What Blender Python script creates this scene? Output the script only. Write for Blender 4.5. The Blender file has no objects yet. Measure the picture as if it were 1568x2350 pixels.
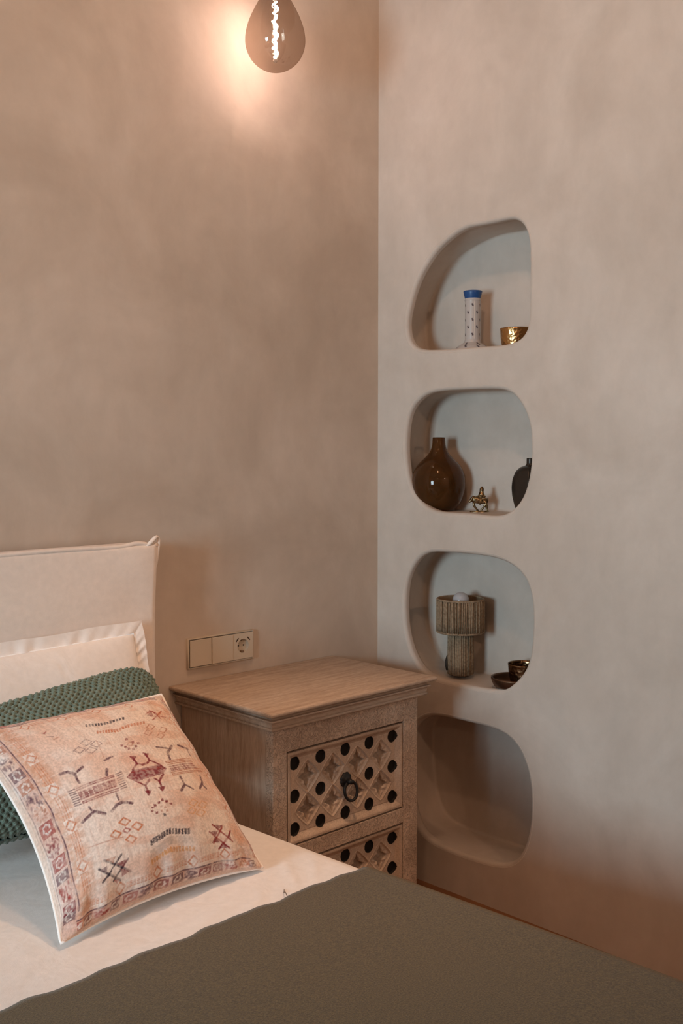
import bpy, bmesh, math, random
import numpy as np
from mathutils import Vector, Matrix, Euler
random.seed(4); rng = np.random.default_rng(7)
S = bpy.context.scene
R = math.radians
# ---------------------------------------------------------------- camera
cam_d = bpy.data.cameras.new('camera'); cam = bpy.data.objects.new('camera', cam_d)
S.collection.objects.link(cam); S.camera = cam
cam_d.sensor_fit = 'HORIZONTAL'; cam_d.sensor_width = 36; cam_d.lens = 36*2400/1568
cam.location = (-2.4825, -2.3756, 1.38)
cam.rotation_euler = (R(90-3.3385), 0, R(45.7284-90))
# ---------------------------------------------------------------- world, light, exposure
W = bpy.data.worlds.new('world'); S.world = W; W.use_nodes = True
W.node_tree.nodes['Background'].inputs[0].default_value = (.55, .72, 1, 1)
W.node_tree.nodes['Background'].inputs[1].default_value = 1.0
S.view_settings.view_transform = 'Standard'; S.view_settings.look = 'None'
S.view_settings.exposure = .38; S.view_settings.gamma = 1
try: S.view_settings.use_curve_mapping = False
except Exception: pass
def light(name, kind, loc, energy, color, size=.1, size_y=None, rot=(0,0,0)):
    l = bpy.data.lights.new(name, kind); l.energy = energy; l.color = color
    if kind == 'AREA':
        l.shape = 'RECTANGLE'; l.size = size; l.size_y = size_y or size
    else: l.shadow_soft_size = size
    o = bpy.data.objects.new(name, l); S.collection.objects.link(o); o.location = loc; o.rotation_euler = rot
    return o
WIN_Y, WIN_Z, WIN_W, WIN_H, WIN_X = -1.35, 1.42, .95, 1.35, -4.6
light('window_daylight', 'AREA', (WIN_X-.14, WIN_Y, WIN_Z), 124, (.62, .87, 1), WIN_W, WIN_H, (0, R(-90), 0))   # daylight of the window opening
for p, e in (((-1.35, -1.25, 3.0), 15), ((-3.4, -2.7, 2.4), 9), ((-1.6, -4.2, 2.4), 30)):
    light('room_lamp', 'POINT', p, e, (1, .65, .43), .05)     # the room's other warm lamps, behind and above the photographer
sp = light('ceiling_spot', 'SPOT', (-.80, -.95, 3.05), 66, (1, .62, .38), .06)   # recessed ceiling spot over the bed side
sp.data.spot_size = R(46); sp.data.spot_blend = .9
sp.rotation_euler = (Vector((-.95, -.72, .55))-Vector((-.80, -.95, 3.05))).to_track_quat('-Z', 'Y').to_euler()
# ---------------------------------------------------------------- helpers
def tag(o, label=None, cat=None, group=None, kind=None):
    if label: o['label'] = label
    if cat: o['category'] = cat
    if group: o['group'] = group
    if kind: o['kind'] = kind
    return o
def link(name, me, mats=(), parent=None, smooth=True, loc=None):
    for m in (mats if isinstance(mats, (list, tuple)) else [mats]): me.materials.append(m)
    if smooth: me.polygons.foreach_set('use_smooth', [True]*len(me.polygons))
    o = bpy.data.objects.new(name, me); S.collection.objects.link(o)
    if parent: o.parent = parent
    if loc: o.location = loc
    return o
def empty(name, loc=(0,0,0), rz=0):
    o = bpy.data.objects.new(name, None); S.collection.objects.link(o); o.location = loc; o.rotation_euler = (0,0,rz)
    o.empty_display_size = .05
    return o
def mesh(name, V, F):
    me = bpy.data.meshes.new(name); me.from_pydata([tuple(map(float, v)) for v in V], [], F); me.update(); return me
class MB:
    def __init__(s): s.v = []; s.f = []
    def add(s, V, F):
        n = len(s.v); s.v += [tuple(map(float, v)) for v in V]; s.f += [tuple(i+n for i in f) for f in F]; return s
    def build(s, name, mats, parent=None, smooth=True, loc=None):
        return link(name, mesh(name, s.v, s.f), mats, parent, smooth, loc)
def gridmesh(name, P, closed_u=False, flip=False):
    """P: array (nv, nu, 3)"""
    nv, nu = P.shape[:2]; V = P.reshape(-1, 3)
    idx = np.arange(nv*nu).reshape(nv, nu)
    a = idx[:-1, :-1]; b = idx[:-1, 1:]; c = idx[1:, 1:]; d = idx[1:, :-1]
    Q = np.stack([a, b, c, d], -1).reshape(-1, 4)
    if closed_u:
        a = idx[:-1, -1]; b = idx[:-1, 0]; c = idx[1:, 0]; d = idx[1:, -1]
        Q = np.concatenate([Q, np.stack([a, b, c, d], -1)])
    if flip: Q = Q[:, ::-1]
    return npmesh(name, V, Q)
def npmesh(name, V, Q):
    me = bpy.data.meshes.new(name); nf = len(Q); k = Q.shape[1]
    me.vertices.add(len(V)); me.vertices.foreach_set('co', np.ascontiguousarray(V, dtype=np.float32).ravel())
    me.loops.add(nf*k); me.loops.foreach_set('vertex_index', np.ascontiguousarray(Q, dtype=np.int32).ravel())
    me.polygons.add(nf); me.polygons.foreach_set('loop_start', np.arange(0, nf*k, k, dtype=np.int32))
    me.polygons.foreach_set('loop_total', np.full(nf, k, dtype=np.int32))
    me.update(calc_edges=True); me.validate(); return me
def setcol(me, C, name='print'):
    a = me.color_attributes.new(name, 'FLOAT_COLOR', 'POINT')
    C4 = np.ones((len(C), 4), dtype=np.float32); C4[:, :3] = C
    a.data.foreach_set('color', C4.ravel())
def bevel_box(w, d, h, r=.003, seg=2):
    bm = bmesh.new(); bmesh.ops.create_cube(bm, size=1); bmesh.ops.scale(bm, vec=(w, d, h), verts=bm.verts)
    bmesh.ops.bevel(bm, geom=bm.edges[:], offset=r, segments=seg, profile=.5, affect='EDGES')
    me = bpy.data.meshes.new('box'); bm.to_mesh(me); bm.free(); return me
def box(name, x0, x1, y0, y1, z0, z1, mat, parent=None, r=.003, seg=2, smooth=False):
    me = bevel_box(x1-x0, y1-y0, z1-z0, r, seg); me.name = name
    o = link(name, me, mat, parent, smooth, ((x0+x1)/2, (y0+y1)/2, (z0+z1)/2)); return o
def lathe(name, prof, mats, parent=None, n=64, loc=None, cap=True):
    P = np.zeros((len(prof), n, 3)); th = np.linspace(0, 2*np.pi, n, endpoint=False)
    for i, (r, z) in enumerate(prof):
        P[i, :, 0] = r*np.cos(th); P[i, :, 1] = r*np.sin(th); P[i, :, 2] = z
    return link(name, gridmesh(name, P, closed_u=True), mats, parent, True, loc)
def tube_geo(pts, r, n=8, closed=False):
    pts = [Vector(p) for p in pts]; V = []; F = []; m = len(pts); up = None
    rr = r if hasattr(r, '__len__') else [r]*m
    for i, p in enumerate(pts):
        if closed: t = (pts[(i+1) % m]-pts[i-1])
        else: t = (pts[min(i+1, m-1)]-pts[max(i-1, 0)])
        t.normalize()
        if up is None:
            up = Vector((0,0,1)) if abs(t.z) < .9 else Vector((1,0,0))
        a = (up - t*up.dot(t)).normalized(); b = t.cross(a); up = a
        for k in range(n):
            an = 2*math.pi*k/n; V.append(p + a*math.cos(an)*rr[i] + b*math.sin(an)*rr[i])
    for i in range(m if closed else m-1):
        j = (i+1) % m
        for k in range(n): F.append((i*n+k, i*n+(k+1) % n, j*n+(k+1) % n, j*n+k))
    if not closed:
        F.append(tuple(range(n))[::-1]); F.append(tuple((m-1)*n+k for k in range(n)))
    return V, F
def smoothstep(a, b, x): t = np.clip((x-a)/(b-a), 0, 1); return t*t*(3-2*t)
# ---------------------------------------------------------------- materials
def mat(name, color=(.5,.5,.5), rough=.7, metal=0, spec=.4, sheen=0, trans=0, ior=1.45):
    m = bpy.data.materials.new(name); m.use_nodes = True; nt = m.node_tree; b = nt.nodes['Principled BSDF']
    b.inputs['Base Color'].default_value = (*color, 1); b.inputs['Roughness'].default_value = rough
    b.inputs['Metallic'].default_value = metal; b.inputs['Specular IOR Level'].default_value = spec
    b.inputs['Sheen Weight'].default_value = sheen; b.inputs['Transmission Weight'].default_value = trans
    b.inputs['IOR'].default_value = ior
    return m
def N(m, t, **kw):
    n = m.node_tree.nodes.new(t)
    for k, v in kw.items():
        if k in n.inputs: n.inputs[k].default_value = v
        else: setattr(n, k, v)
    return n
def L(m, a, b): m.node_tree.links.new(a, b)
def coords(m, scale=(1,1,1), out='Object', rot=(0,0,0)):
    tc = N(m, 'ShaderNodeTexCoord'); mp = N(m, 'ShaderNodeMapping'); mp.inputs['Scale'].default_value = scale
    mp.inputs['Rotation'].default_value = rot
    L(m, tc.outputs[out], mp.inputs['Vector']); return mp.outputs['Vector']
def noise(m, vec, scale, detail=4, rough=.55, dist=0):
    n = N(m, 'ShaderNodeTexNoise'); n.inputs['Scale'].default_value = scale; n.inputs['Detail'].default_value = detail
    n.inputs['Roughness'].default_value = rough; n.inputs['Distortion'].default_value = dist
    L(m, vec, n.inputs['Vector']); return n.outputs['Fac']
def ramp(m, fac, stops):
    r = N(m, 'ShaderNodeValToRGB'); e = r.color_ramp.elements
    while len(e) < len(stops): e.new(.5)
    for i, (p, c) in enumerate(stops):
        e[i].position = p; e[i].color = (*c, 1) if hasattr(c, '__len__') else (c, c, c, 1)
    L(m, fac, r.inputs['Fac']); return r.outputs['Color']
def mix(m, fac, a, b, mode='MIX'):
    n = N(m, 'ShaderNodeMix', data_type='RGBA', blend_type=mode)
    for s, v in ((n.inputs[0], fac), (n.inputs[6], a), (n.inputs[7], b)):
        if isinstance(v, (int, float)): s.default_value = v
        elif isinstance(v, tuple): s.default_value = (*v, 1)
        else: L(m, v, s)
    return n.outputs[2]
def setc(m, c): L(m, c, m.node_tree.nodes['Principled BSDF'].inputs['Base Color'])
def bump(m, h, strength=.3, dist=.01, prev=None):
    b = N(m, 'ShaderNodeBump'); b.inputs['Strength'].default_value = strength; b.inputs['Distance'].default_value = dist
    L(m, h, b.inputs['Height'])
    if prev is not None: L(m, prev, b.inputs['Normal'])
    L(m, b.outputs['Normal'], m.node_tree.nodes['Principled BSDF'].inputs['Normal']); return b.outputs['Normal']

def plaster(name, a, b, c):
    m = mat(name, a, .85, spec=.25)
    v = coords(m, (1,1,1)); vs = coords(m, (1.6, 1.6, .8))
    n1 = noise(m, v, 2.6, 6, .6, .6); n2 = noise(m, vs, 6, 5, .6, .3); n3 = noise(m, v, 22, 4, .6)
    col = ramp(m, n1, [(.32, a), (.52, b), (.70, c)])
    st = ramp(m, n2, [(.35, .955), (.65, 1.03)])
    col = mix(m, 1.0, col, st, 'MULTIPLY')
    col = mix(m, .25, col, ramp(m, n3, [(.3, .9), (.7, 1.06)]), 'MULTIPLY'); setc(m, col)
    p = bump(m, n2, .12, .012); bump(m, n3, .10, .004, p); return m
PL = plaster('plaster_back', (.53,.435,.355), (.60,.50,.415), (.66,.56,.475))
PR = plaster('plaster_right', (.56,.475,.405), (.61,.525,.455), (.66,.575,.505))
FLOOR = mat('floor_concrete', (.30,.19,.12), .7)
v = coords(FLOOR); setc(FLOOR, ramp(FLOOR, noise(FLOOR, v, 3, 6), [(.3, (.20,.085,.035)), (.7, (.27,.12,.05))]))
CEIL = mat('ceiling_wood', (.30,.17,.09), .8)
def fabric(name, col, col2=None, weave=900, st=.25, rough=.9, sheen=.2, big=0):
    m = mat(name, col, rough, sheen=sheen, spec=.15)
    v = coords(m)
    setc(m, ramp(m, noise(m, v, 60 if col2 is None else 330, 4), [(.3, col), (.7, col2 or tuple(min(1, c*1.08) for c in col))]))
    p = bump(m, noise(m, v, weave, 2), st, .001)
    if big: bump(m, noise(m, coords(m, (1, 1, 1)), 9, 3, .5, 1.2), big, .02, p)
    return m
LINEN = fabric('headboard_linen', (.84,.73,.65), weave=700, st=.3)
COTTON = fabric('pillow_cotton', (.88,.82,.78), weave=900, st=.2, big=.14)
SHEET = fabric('bed_sheet', (.76,.715,.69), weave=900, st=.2, big=.12)
THROW = fabric('throw_wool', (.054,.035,.010), (.132,.090,.031), weave=520, st=.6)
WOOD = mat('washed_wood', (.4,.28,.2), .75, spec=.15)
def woodnodes(m, sc, cols):
    v = coords(m, sc); n = noise(m, v, 5, 6, .62, .4); f = noise(m, coords(m, tuple(s*3 for s in sc)), 12, 3, .6)
    c = mix(m, .5, ramp(m, n, [(.3, cols[0]), (.5, cols[1]), (.72, cols[2])]), ramp(m, f, [(.35, .62), (.7, 1.1)]), 'MULTIPLY')
    return c, f
WC = ((.46,.33,.245), (.56,.42,.32), (.66,.51,.40))
c, f = woodnodes(WOOD, (1.5, 12, 12), tuple(tuple(q*.88 for q in w_) for w_ in WC)); setc(WOOD, c); bump(WOOD, f, .25, .002)
WOODV = mat('washed_wood_upright', (.4,.28,.2), .75, spec=.12)
c, f = woodnodes(WOODV, (14, 14, 1.3), WC); setc(WOODV, c); bump(WOODV, f, .3, .002)
WOODC = mat('carved_wood', (.4,.28,.2), .7, spec=.25)       # stippled floral carving
v = coords(WOODC); nz = noise(WOODC, v, 46, 2, .55, 3.2)
ln = ramp(WOODC, nz, [(.43, 1.0), (.485, .0), (.54, 1.0)])
fi = noise(WOODC, v, 260, 3, .7)
cc = ramp(WOODC, noise(WOODC, v, 9, 5), [(.3, WC[0]), (.7, WC[2])])
cc = mix(WOODC, .55, cc, ramp(WOODC, ln, [(0, .60), (.7, 1.0)]), 'MULTIPLY')
cc = mix(WOODC, .5, cc, ramp(WOODC, fi, [(.35, .8), (.65, 1.3)]), 'MULTIPLY'); setc(WOODC, cc)
p = bump(WOODC, ln, .7, .0028); bump(WOODC, fi, .6, .0015, p)
BLACK = mat('blackened_iron', (.012,.010,.009), .45, spec=.4)
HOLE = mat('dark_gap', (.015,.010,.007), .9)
PLASTIC = mat('cream_plastic', (.62,.53,.42), .45, spec=.4)
SLOT = mat('dark_slot', (.05,.03,.02), .6)
# ================================================================= the room shell
def poly_offset(P, d):
    T = np.roll(P, -1, 0)-np.roll(P, 1, 0); T /= np.linalg.norm(T, axis=1)[:, None]
    Nn = np.stack([T[:, 1], -T[:, 0]], 1)
    return P + Nn*d*ORI(P)
def ORI(P):
    x, y = P[:, 0], P[:, 1]; A = np.sum(x*np.roll(y, -1)-np.roll(x, -1)*y); return 1 if A > 0 else -1
def resample(P, n, sm=4):
    P = np.array(P, float); Q = np.vstack([P, P[:1]]); s = np.r_[0, np.cumsum(np.linalg.norm(np.diff(Q, axis=0), axis=1))]
    t = np.linspace(0, s[-1], n, endpoint=False); O = np.stack([np.interp(t, s, Q[:, 0]), np.interp(t, s, Q[:, 1])], 1)
    for _ in range(sm): O = .5*O+.25*(np.roll(O, 1, 0)+np.roll(O, -1, 0))
    return O
NICHES = [[(-0.1173,1.7799),(-0.1202,1.8111),(-0.1307,1.8415),(-0.1432,1.8777),(-0.1599,1.9132),(-0.1848,1.9474),(-0.2175,1.9832),(-0.2538,2.0118),(-0.2934,2.0333),(-0.3324,2.0499),(-0.3631,2.0571),(-0.3973,2.0563),(-0.4346,2.0549),(-0.4785,2.0553),(-0.5144,2.0568),(-0.5375,2.0566),(-0.5568,2.0501),(-0.5744,2.0347),(-0.5867,2.0174),(-0.5927,2.0039),(-0.5974,1.9836),(-0.6005,1.9579),(-0.6018,1.9073),(-0.6019,1.8512),(-0.6016,1.7949),(-0.6014,1.7526),(-0.5973,1.7276),(-0.5871,1.7086),(-0.5682,1.6929),(-0.5436,1.6847),(-0.5115,1.6812),(-0.4642,1.6816),(-0.4084,1.6826),(-0.351,1.6826),(-0.2722,1.6843),(-0.2029,1.6871),(-0.1695,1.6928),(-0.1441,1.7055),(-0.127,1.7287),(-0.1192,1.7545)],
 [(-0.1128,1.3807),(-0.1134,1.419),(-0.1176,1.4573),(-0.126,1.4952),(-0.1429,1.5264),(-0.1703,1.5491),(-0.2036,1.5666),(-0.2406,1.5728),(-0.293,1.5743),(-0.352,1.5735),(-0.4094,1.5731),(-0.4654,1.5715),(-0.5019,1.569),(-0.5272,1.563),(-0.5487,1.5511),(-0.5702,1.5273),(-0.5879,1.5039),(-0.6004,1.4778),(-0.6076,1.4549),(-0.6121,1.4263),(-0.6136,1.3921),(-0.6134,1.3549),(-0.6094,1.3177),(-0.6012,1.2831),(-0.5877,1.2453),(-0.5669,1.2185),(-0.5422,1.1971),(-0.5171,1.1842),(-0.4879,1.1799),(-0.4434,1.1802),(-0.3863,1.1837),(-0.3159,1.1827),(-0.2555,1.1832),(-0.2143,1.194),(-0.1807,1.2132),(-0.1508,1.2408),(-0.1292,1.2818),(-0.1182,1.3296)],
 [(-0.1108,0.8725),(-0.1127,0.9182),(-0.1199,0.9643),(-0.1349,1.0011),(-0.1605,1.0353),(-0.19,1.0597),(-0.2192,1.0706),(-0.2563,1.0744),(-0.3168,1.0753),(-0.3757,1.0763),(-0.4331,1.0751),(-0.4891,1.0701),(-0.5257,1.0624),(-0.5547,1.0499),(-0.5797,1.0344),(-0.5975,1.0155),(-0.6101,0.9934),(-0.6191,0.9624),(-0.6248,0.9282),(-0.6264,0.8878),(-0.6241,0.8468),(-0.6212,0.8057),(-0.6146,0.7697),(-0.601,0.7384),(-0.5801,0.7116),(-0.5589,0.6904),(-0.5374,0.6735),(-0.5046,0.662),(-0.4372,0.6569),(-0.3401,0.6564),(-0.2534,0.6592),(-0.1965,0.6733),(-0.1536,0.7154),(-0.1274,0.7703),(-0.1149,0.8209)],
 [(-0.1366,0.4648),(-0.1644,0.5157),(-0.2116,0.5454),(-0.2464,0.5553),(-0.3034,0.558),(-0.3918,0.5581),(-0.4698,0.5574),(-0.5181,0.5509),(-0.5521,0.5381),(-0.5791,0.5131),(-0.5992,0.4843),(-0.6141,0.449),(-0.6231,0.4072),(-0.627,0.3587),(-0.6245,0.2975),(-0.6154,0.2454),(-0.5994,0.2022),(-0.5766,0.1678),(-0.5364,0.1421),(-0.4742,0.1298),(-0.3811,0.1263),(-0.2916,0.1277),(-0.2141,0.1395),(-0.1703,0.1735),(-0.1458,0.2469),(-0.1331,0.3542)]]
ROOM_Z = 3.1; Y1 = -5.4; X0 = -4.6
NICHE_D = .175
wall_r = empty('wall_right')
NI = 0; OPEN_LEFT = (False, True, False, False)
outl = [resample(p, 120, 5) for p in NICHES]
bm = bmesh.new(); loops = []
def loop_edges(P3):
    vs = [bm.verts.new(p) for p in P3]; return [bm.edges.new((vs[i], vs[(i+1) % len(vs)])) for i in range(len(vs))]
es = loop_edges([(0, 0, 0), (0, Y1, 0), (0, Y1, ROOM_Z), (0, 0, ROOM_Z)])
for O in outl: es += loop_edges([(0, y, z) for y, z in poly_offset(O, .007)])
bmesh.ops.triangle_fill(bm, edges=es, use_beauty=True)
# keep only triangles outside the niches
def inside(pt, O):
    x, y = pt; r = False; n = len(O)
    for i in range(n):
        x1, y1 = O[i]; x2, y2 = O[i-1]
        if (y1 > y) != (y2 > y) and x < (x2-x1)*(y-y1)/(y2-y1)+x1: r = not r
    return r
kill = []
for f_ in bm.faces:
    c_ = f_.calc_center_median()
    if any(inside((c_.y, c_.z), O) for O in outl): kill.append(f_)
bmesh.ops.delete(bm, geom=kill, context='FACES_ONLY')
T = .32   # wall thickness
q = [bm.verts.new(p) for p in ((0,0,0),(0,Y1,0),(0,Y1,ROOM_Z),(0,0,ROOM_Z),(T,0,0),(T,Y1,0),(T,Y1,ROOM_Z),(T,0,ROOM_Z))]
for a in ((0,1,5,4),(1,2,6,5),(2,3,7,6),(3,0,4,7),(4,5,6,7)): bm.faces.new([q[i] for i in a])
bmesh.ops.remove_doubles(bm, verts=bm.verts, dist=1e-5); bmesh.ops.recalc_face_normals(bm, faces=bm.faces)
me = bpy.data.meshes.new('wall_right'); bm.to_mesh(me); bm.free()
bpy.data.objects.remove(wall_r)
wall_r = link('wall_right', me, PR, smooth=False); tag(wall_r, kind='structure')
for O in outl:
    rings = []
    for d in (.007, .0055, .0045, .0041, .004): rings.append((0, poly_offset(O, d)))
    r1 = .012
    for k in range(15):
        a = k/14*math.pi/2; rings.append((r1*(1-math.cos(a)), poly_offset(O, .004-r1*math.sin(a))))
    base = poly_offset(O, .004-r1); rings.append((.020, base)); rings.append((.026, base))
    # behind the lip the hollow is roomier: it widens sideways and squares off towards the shelf
    cy, cz = (base.min(0)+base.max(0))/2; hw, hh = (base.max(0)-base.min(0))/2
    u = (base[:, 0]-cy)/hw; v_ = (base[:, 1]-cz)/hh; ln_ = np.hypot(u, v_); mm = np.maximum(np.abs(u), np.abs(v_))+1e-9
    low = smoothstep(.1, -.5, v_)*(smoothstep(.1, -.3, u) if not OPEN_LEFT[NI] else 1)
    f_ = 1+(ln_/mm-1)*low*1.0
    u2 = np.clip(u*f_, -1, 1); v2 = np.clip(v_*f_, -1, 1)
    fat = np.stack([cy+u2*hw*1.05, cz+np.where(v2 < 0, v2*hh, v2*hh*1.02)], 1)
    fat[:, 0] += (.060, .055, .055, .035)[NI]*smoothstep(-.1, .6, u); fat[:, 1] -= (.021, 0, 0, 0)[NI]*smoothstep(-.3, -.8, v2)
    for _ in range(2): fat = .5*fat+.25*(np.roll(fat, 1, 0)+np.roll(fat, -1, 0))
    for f1, x in ((.35, .030), (.7, .037), (.92, .047), (1, .06), (1, .10), (1, NICHE_D-.010)): rings.append((x, base*(1-f1)+fat*f1))
    cen = fat.mean(0)
    for k in range(1, 8):
        a = k/7*math.pi/2; ins = .010*(1-math.cos(a)); dvec = cen-fat; dl = np.linalg.norm(dvec, axis=1)[:, None]
        rings.append((NICHE_D-.010+.010*math.sin(a), fat+dvec/dl*ins))
    last = rings[-1][1]
    for s_ in (.85, .6, .3, .0): rings.append((NICHE_D+.0002, cen+(last-cen)*s_))
    NI += 1
    P = np.array([[(x, y, z) for y, z in Q] for x, Q in rings])
    o = link('niche', gridmesh('niche', P, closed_u=True, flip=ORI(O) > 0), PR, wall_r)
wall_b = box('wall_back', X0-.3, T, 0, .25, 0, ROOM_Z, PL, r=.001); tag(wall_b, kind='structure')
wf = box('wall_front', X0-.3, T, Y1-.25, Y1, 0, ROOM_Z, PL, r=.001); tag(wf, kind='structure')
fl = box('floor', X0-.3, T, Y1-.25, .25, -.2, 0, FLOOR, r=.001); tag(fl, kind='structure')
ce = box('ceiling', X0-.3, T, Y1-.25, .25, ROOM_Z, ROOM_Z+.2, CEIL, r=.001); tag(ce, kind='structure')
# left wall with its window opening
mb = MB()
ya, yb, za, zb = WIN_Y-WIN_W/2, WIN_Y+WIN_W/2, WIN_Z-WIN_H/2, WIN_Z+WIN_H/2
def addbox(mb, x0, x1, y0, y1, z0, z1):
    mb.add([(x0,y0,z0),(x1,y0,z0),(x1,y1,z0),(x0,y1,z0),(x0,y0,z1),(x1,y0,z1),(x1,y1,z1),(x0,y1,z1)],
           [(0,3,2,1),(4,5,6,7),(0,1,5,4),(1,2,6,5),(2,3,7,6),(3,0,4,7)])
for a in ((Y1, ya, 0, ROOM_Z), (yb, 0, 0, ROOM_Z), (ya, yb, 0, za), (ya, yb, zb, ROOM_Z)): addbox(mb, X0-.3, X0, a[0], a[1], a[2], a[3])
wl = mb.build('wall_left', PL, smooth=False); tag(wl, kind='structure')
FR = mat('window_paint', (.6,.58,.55), .5)
wn = empty('window_1', (X0-.05, WIN_Y, WIN_Z)); tag(wn, kind='structure')
mb = MB()
for a in ((-WIN_W/2, -WIN_W/2+.05, -WIN_H/2, WIN_H/2), (WIN_W/2-.05, WIN_W/2, -WIN_H/2, WIN_H/2), (-.03, .03, -WIN_H/2+.05, WIN_H/2-.05),
          (-WIN_W/2+.05, WIN_W/2-.05, -WIN_H/2, -WIN_H/2+.05), (-WIN_W/2+.05, WIN_W/2-.05, WIN_H/2-.05, WIN_H/2)): addbox(mb, -.03, .03, *a)
mb.build('window_frame', FR, wn, smooth=False)

# ================================================================= bed
def bed_edge_x(y): return -1.031+.042*(-y-.15)      # the bed stands very slightly askew
bed = empty('bed', (-1.85, -1.25, 0)); tag(bed, 'wide bed made with a white fitted sheet, against the back wall', 'bed')
BL_ = Vector(bed.location)
def child(o, root):
    o.parent = root; o.location = Vector(o.location)-Vector(root.location); return o
BZ = .55
nu, nv = 200, 200
P = np.zeros((nv, nu, 3)); ys = np.linspace(-.118, -2.45, nv)
# cross-section from the far left side over the top and down the right side
for j, y in enumerate(ys):
    xe = bed_edge_x(y); xl = -2.75; rr = .05
    tt = np.linspace(0, 1, nu); Ltop = (xe-rr)-(xl+rr); Ls = .24; La = rr*math.pi/2; tot = Ls*2+La*2+Ltop
    s = tt*tot
    for i, d in enumerate(s):
        if d < Ls: x, z = xl, BZ-rr-(Ls-d)
        elif d < Ls+La: a = (d-Ls)/rr; x, z = xl+rr-rr*math.cos(a), BZ-rr+rr*math.sin(a)
        elif d < Ls+La+Ltop: x, z = xl+rr+(d-Ls-La), BZ
        elif d < Ls+2*La+Ltop: a = (d-Ls-La-Ltop)/rr; x, z = xe-rr+rr*math.sin(a), BZ-rr+rr*math.cos(a)
        else: x, z = xe, BZ-rr-(d-Ls-2*La-Ltop)
        P[j, i] = (x, y, z)
X, Y = P[..., 0], P[..., 1]
top = (P[..., 2] > BZ-.001)
def wr(x, y, ax, ay, ph, w): # a soft crease line
    d = (x*ax+y*ay+ph)/math.hypot(ax, ay); return np.exp(-(d/w)**2)
wz = .0025*np.sin(X*7+Y*3)*np.sin(Y*9-X*2)
for (x0_, y0_, ang, ln_, w_, h_) in ((-1.15,-.86,60,.10,.006,.003), (-1.10,-.88,50,.08,.005,.003), (-1.42,-.93,20,.12,.007,.003), (-1.5,-.9,12,.14,.008,-.003), (-1.75,-.80,-10,.15,.008,.003), (-1.7,-.70,10,.12,.007,-.003), (-1.3,-.93,28,.1,.006,.002), (-1.23,-.9,40,.09,.005,-.002)):
    ca, sa = math.cos(R(ang)), math.sin(R(ang)); u = (X-x0_)*ca+(Y-y0_)*sa; w2 = -(X-x0_)*sa+(Y-y0_)*ca
    wz += h_*np.exp(-(u/ln_)**2-(w2/w_)**2)
P[..., 2] += np.where(top, wz*smoothstep(0, .08, -1.02-X), 0)
child(link('fitted_sheet', gridmesh('fitted_sheet', P, flip=True), SHEET), bed)
child(box('bed_base', -2.73, -1.055, -2.43, -.118, .06, .345, LINEN, r=.012), bed)
for x in (-2.65, -1.15):
    for y in (-2.35, -.2): child(box('leg', x-.03, x+.03, y-.03, y+.03, 0, .062, WOODV), bed)
# headboard in its loose linen slipcover
hb = empty('headboard', (-1.85, -.06, 0)); tag(hb, 'tall headboard in a loose cream slipcover with piped top edge', 'headboard')
hx0, hx1, hz0, hz1, hy0, hy1 = -2.78, -.931, .02, 1.140, -.105, -.015
nu, nv = 160, 90
tu = np.linspace(0, 1, nu); Pf = np.zeros((nv, nu, 3))
def hb_ring(z, ins):
    r = .022; pts = []
    for (cx, cy, a0) in ((hx1-r, hy1-r, 90), (hx1-r, hy0+r, 0)):
        for k in range(7): a = R(a0-90*k/6); pts.append((cx+(r-ins)*math.cos(a), cy+(r-ins)*math.sin(a)))
    for t in np.linspace(0, 1, 60)[1:-1]: pts.append((hx1-r+(hx0+r-hx1+r)*t, hy0+ins))
    for (cx, cy, a0) in ((hx0+r, hy0+r, -90), (hx0+r, hy1-r, 180)):
        for k in range(7): a = R(a0-90*k/6); pts.append((cx+(r-ins)*math.cos(a), cy+(r-ins)*math.sin(a)))
    return [(x, y, z) for x, y in pts]
zs = list(np.linspace(hz0, hz1-.012, 40)); rows = [hb_ring(z, 0) for z in zs]
for k in range(1, 6): a = k/5*math.pi/2; rows.append(hb_ring(hz1-.012+.012*math.sin(a), .012*(1-math.cos(a))))
rows.append(hb_ring(hz1, .019))
P = np.array(rows); 
front = P[..., 1] < hy0+.02
P[..., 1] += np.where(front, .004*np.sin(P[..., 0]*9)*np.sin(P[..., 2]*6)-.003*np.exp(-((P[..., 0]+1.0)/.05)**2)*np.sin(P[..., 2]*30), 0)
P[..., 0] += np.where(P[..., 0] > hx1-.03, .003*np.sin(P[..., 2]*11+1)+.004*smoothstep(1.1, .6, P[..., 2])*-1, 0)
me = gridmesh('slipcover', P, closed_u=True)
o = child(link('slipcover', me, LINEN), hb)
mb = MB(); n = len(rows[-1]); mb.add(rows[-1], [tuple(range(n))]); child(mb.build('slipcover_top', LINEN, smooth=False), hb)
xs = np.linspace(hx0+.01, hx1-.005, 200)
pts = [(x, hy0+.006, hz1-.001+.0015*math.sin(x*14)+.006*math.exp(-((x+.995)/.03)**2)-.006*math.exp(-((x+.95)/.012)**2)) for x in xs]
mb = MB(); mb.add(*tube_geo(pts, .0058, 8))
child(mb.build('piping', LINEN), hb)
# the pinched ear of cloth at its top right corner
mb = MB(); ear = [(-.972,-.100,1.134,.007), (-.958,-.103,1.141,.010), (-.946,-.104,1.153,.010), (-.936,-.102,1.160,.008), (-.929,-.100,1.155,.007), (-.927,-.098,1.142,.008), (-.930,-.096,1.125,.010), (-.934,-.094,1.100,.012), (-.938,-.092,1.07,.010)]
mb.add(*tube_geo([e[:3] for e in ear], [e[3]*.62 for e in ear], 8)); o = child(mb.build('corner_ear', LINEN), hb)
o['label'] = 'pinched corner of the slipcover'
ss = o.modifiers.new('s', 'SUBSURF'); ss.levels = ss.render_levels = 1

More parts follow.
